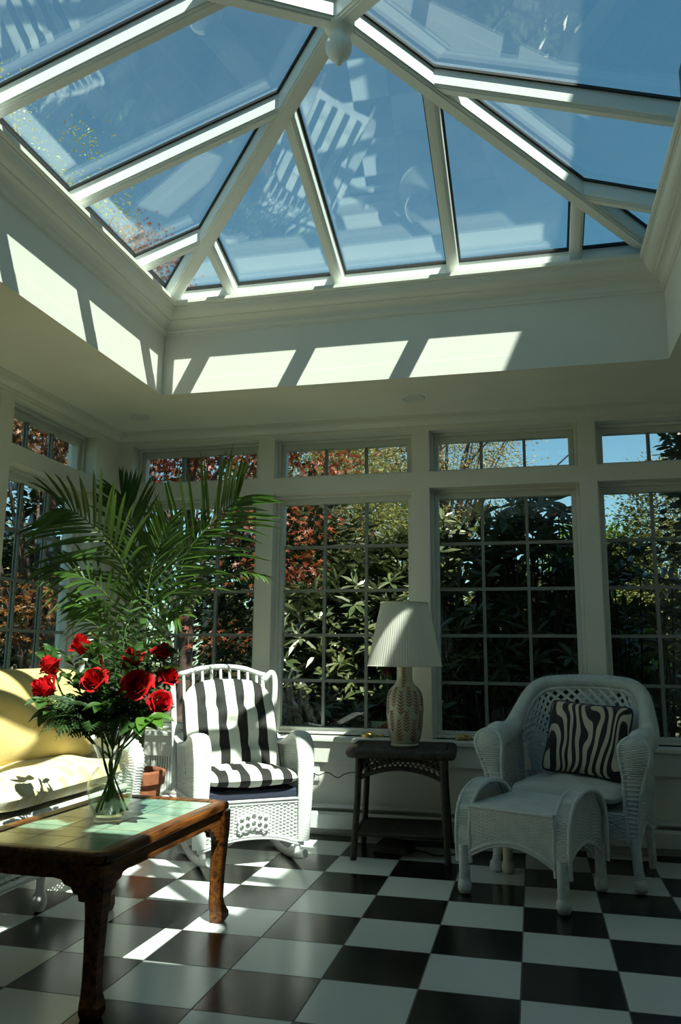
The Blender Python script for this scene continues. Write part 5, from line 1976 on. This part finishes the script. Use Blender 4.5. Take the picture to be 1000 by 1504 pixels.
for x, y in ((SFX, .354), (SFX, SY1 - .05), (SFX, SY0 + .05), (SFX, -.42), (SFB + .03, SY1 - .05), (SFB + .03, SY0 + .05)):
    mb = MB()
    p_ = L_((x, y, 0))
    mb.lathe([(.010, 0), (.022, .006), (.029, .030), (.027, .054), (.018, .074), (.016, .10), (.019, .130), (.019, .15)], 16, tuple(p_))
    mb.build('foot', W, so, smooth=True)


def box_cushion(w, h, t, n=30, seed=0):
    """Boxed seat cushion with rounded, puffed faces."""
    mb, top = pillow_mesh(w, h, t, n=n, puff=.22, corner=.02, seed=seed)
    return mb


for (y0, y1, lab) in ((.01, .985, 'cream damask seat cushion at the far end of the sofa, beside the vase'), (-1.06, .00, 'cream damask seat cushion at the near end of the sofa')):
    o = box_cushion(.60, y1 - y0, .150, seed=int(y1 * 10) + 3).build('seat_cushion', MT['damask'], smooth=True, loc=((SFX + SFB) / 2 + .045, (y0 + y1) / 2, .456))
    tag(o, lab, 'cushion', 'sofa seat cushions')
for (y, w_, lab, tilt, x, z) in ((.690, .86, 'large yellow cushion leaning on the sofa back beside the palm', 66, -2.215, .715), (-.12, .80, 'large yellow cushion leaning on the near half of the sofa back', 66, -2.26, .715)):
    mb, tg_ = pillow_mesh(w_, .47, .19, n=32, puff=.50, corner=.10, seed=int(w_ * 100))
    o = mb.build('back_cushion', MT['yellow'], smooth=True)
    o.matrix_world = Matrix.Translation((x, y, z)) @ Matrix.Rotation(PI / 2 - math.radians(11 if y > 0 else 4), 4, 'Z') @ Matrix.Rotation(math.radians(tilt), 4, 'X')
    tag(o, lab, 'cushion', 'yellow sofa cushions')
# ------------------------------------------------------------------ sun, sky, camera
def aim(x):
    return Vector(x).to_track_quat('-Z', 'Y').to_euler()


SUN = Vector((-.44, .43, -1.0)).normalized()
ld = bpy.data.lights.new('sun', 'SUN')
ld.energy = 10.3
ld.angle = math.radians(.53)
ld.color = (1.0, .86, .745)
lo = bpy.data.objects.new('sun', ld)
lo.rotation_euler = aim(SUN)
lo.location = (5, -6, 12)
COL.objects.link(lo)

w = bpy.data.worlds.new('sky')
SC.world = w
w.use_nodes = True
nt = w.node_tree
nt.nodes.clear()
out = nt.nodes.new('ShaderNodeOutputWorld')
bg = nt.nodes.new('ShaderNodeBackground')
st = nt.nodes.new('ShaderNodeTexSky')
st.sky_type = 'NISHITA'
st.sun_disc = False
st.sun_elevation = math.asin(-SUN.z)
st.sun_rotation = math.atan2(-SUN.x, -SUN.y)
st.altitude = 100
st.air_density = 1.0
st.dust_density = .4
st.ozone_density = 2.0
bg.inputs['Strength'].default_value = .106
tn = nt.nodes.new('ShaderNodeMix')
tn.data_type = 'RGBA'
tn.blend_type = 'MULTIPLY'
tn.inputs[0].default_value = 1.0
tn.inputs[7].default_value = (.76, 1.05, .92, 1)
nt.links.new(st.outputs[0], tn.inputs[6])
nt.links.new(tn.outputs[2], bg.inputs['Color'])
nt.links.new(bg.outputs[0], out.inputs['Surface'])

cd = bpy.data.cameras.new('camera')
co = bpy.data.objects.new('camera', cd)
COL.objects.link(co)
cd.sensor_fit = 'VERTICAL'
cd.sensor_height = 36.0
cd.lens = 36.0 * 1167.1 / 1504.0
cd.clip_end = 400
yaw, pitch, roll = math.radians(13.476), math.radians(10.188), math.radians(.514)
f = Vector((-math.sin(yaw) * math.cos(pitch), math.cos(yaw) * math.cos(pitch), math.sin(pitch)))
r = Vector((math.cos(yaw), math.sin(yaw), 0))
u = r.cross(f)
r2 = r * math.cos(roll) + u * math.sin(roll)
u2 = -r * math.sin(roll) + u * math.cos(roll)
co.matrix_world = Matrix(((r2.x, u2.x, -f.x, .068), (r2.y, u2.y, -f.y, -2.629), (r2.z, u2.z, -f.z, 1.002), (0, 0, 0, 1)))
SC.camera = co

SC.view_settings.view_transform = 'Standard'
SC.view_settings.look = 'None'
SC.view_settings.gamma = 1.0
SC.view_settings.use_curve_mapping = False
SC.view_settings.exposure = .62
cy = SC.cycles
cy.max_bounces = 9
cy.diffuse_bounces = 4
cy.glossy_bounces = 4
cy.transmission_bounces = 8
cy.transparent_max_bounces = 24
cy.caustics_reflective = False
cy.caustics_refractive = False
cy.sample_clamp_indirect = 4.0
cy.use_denoising = True
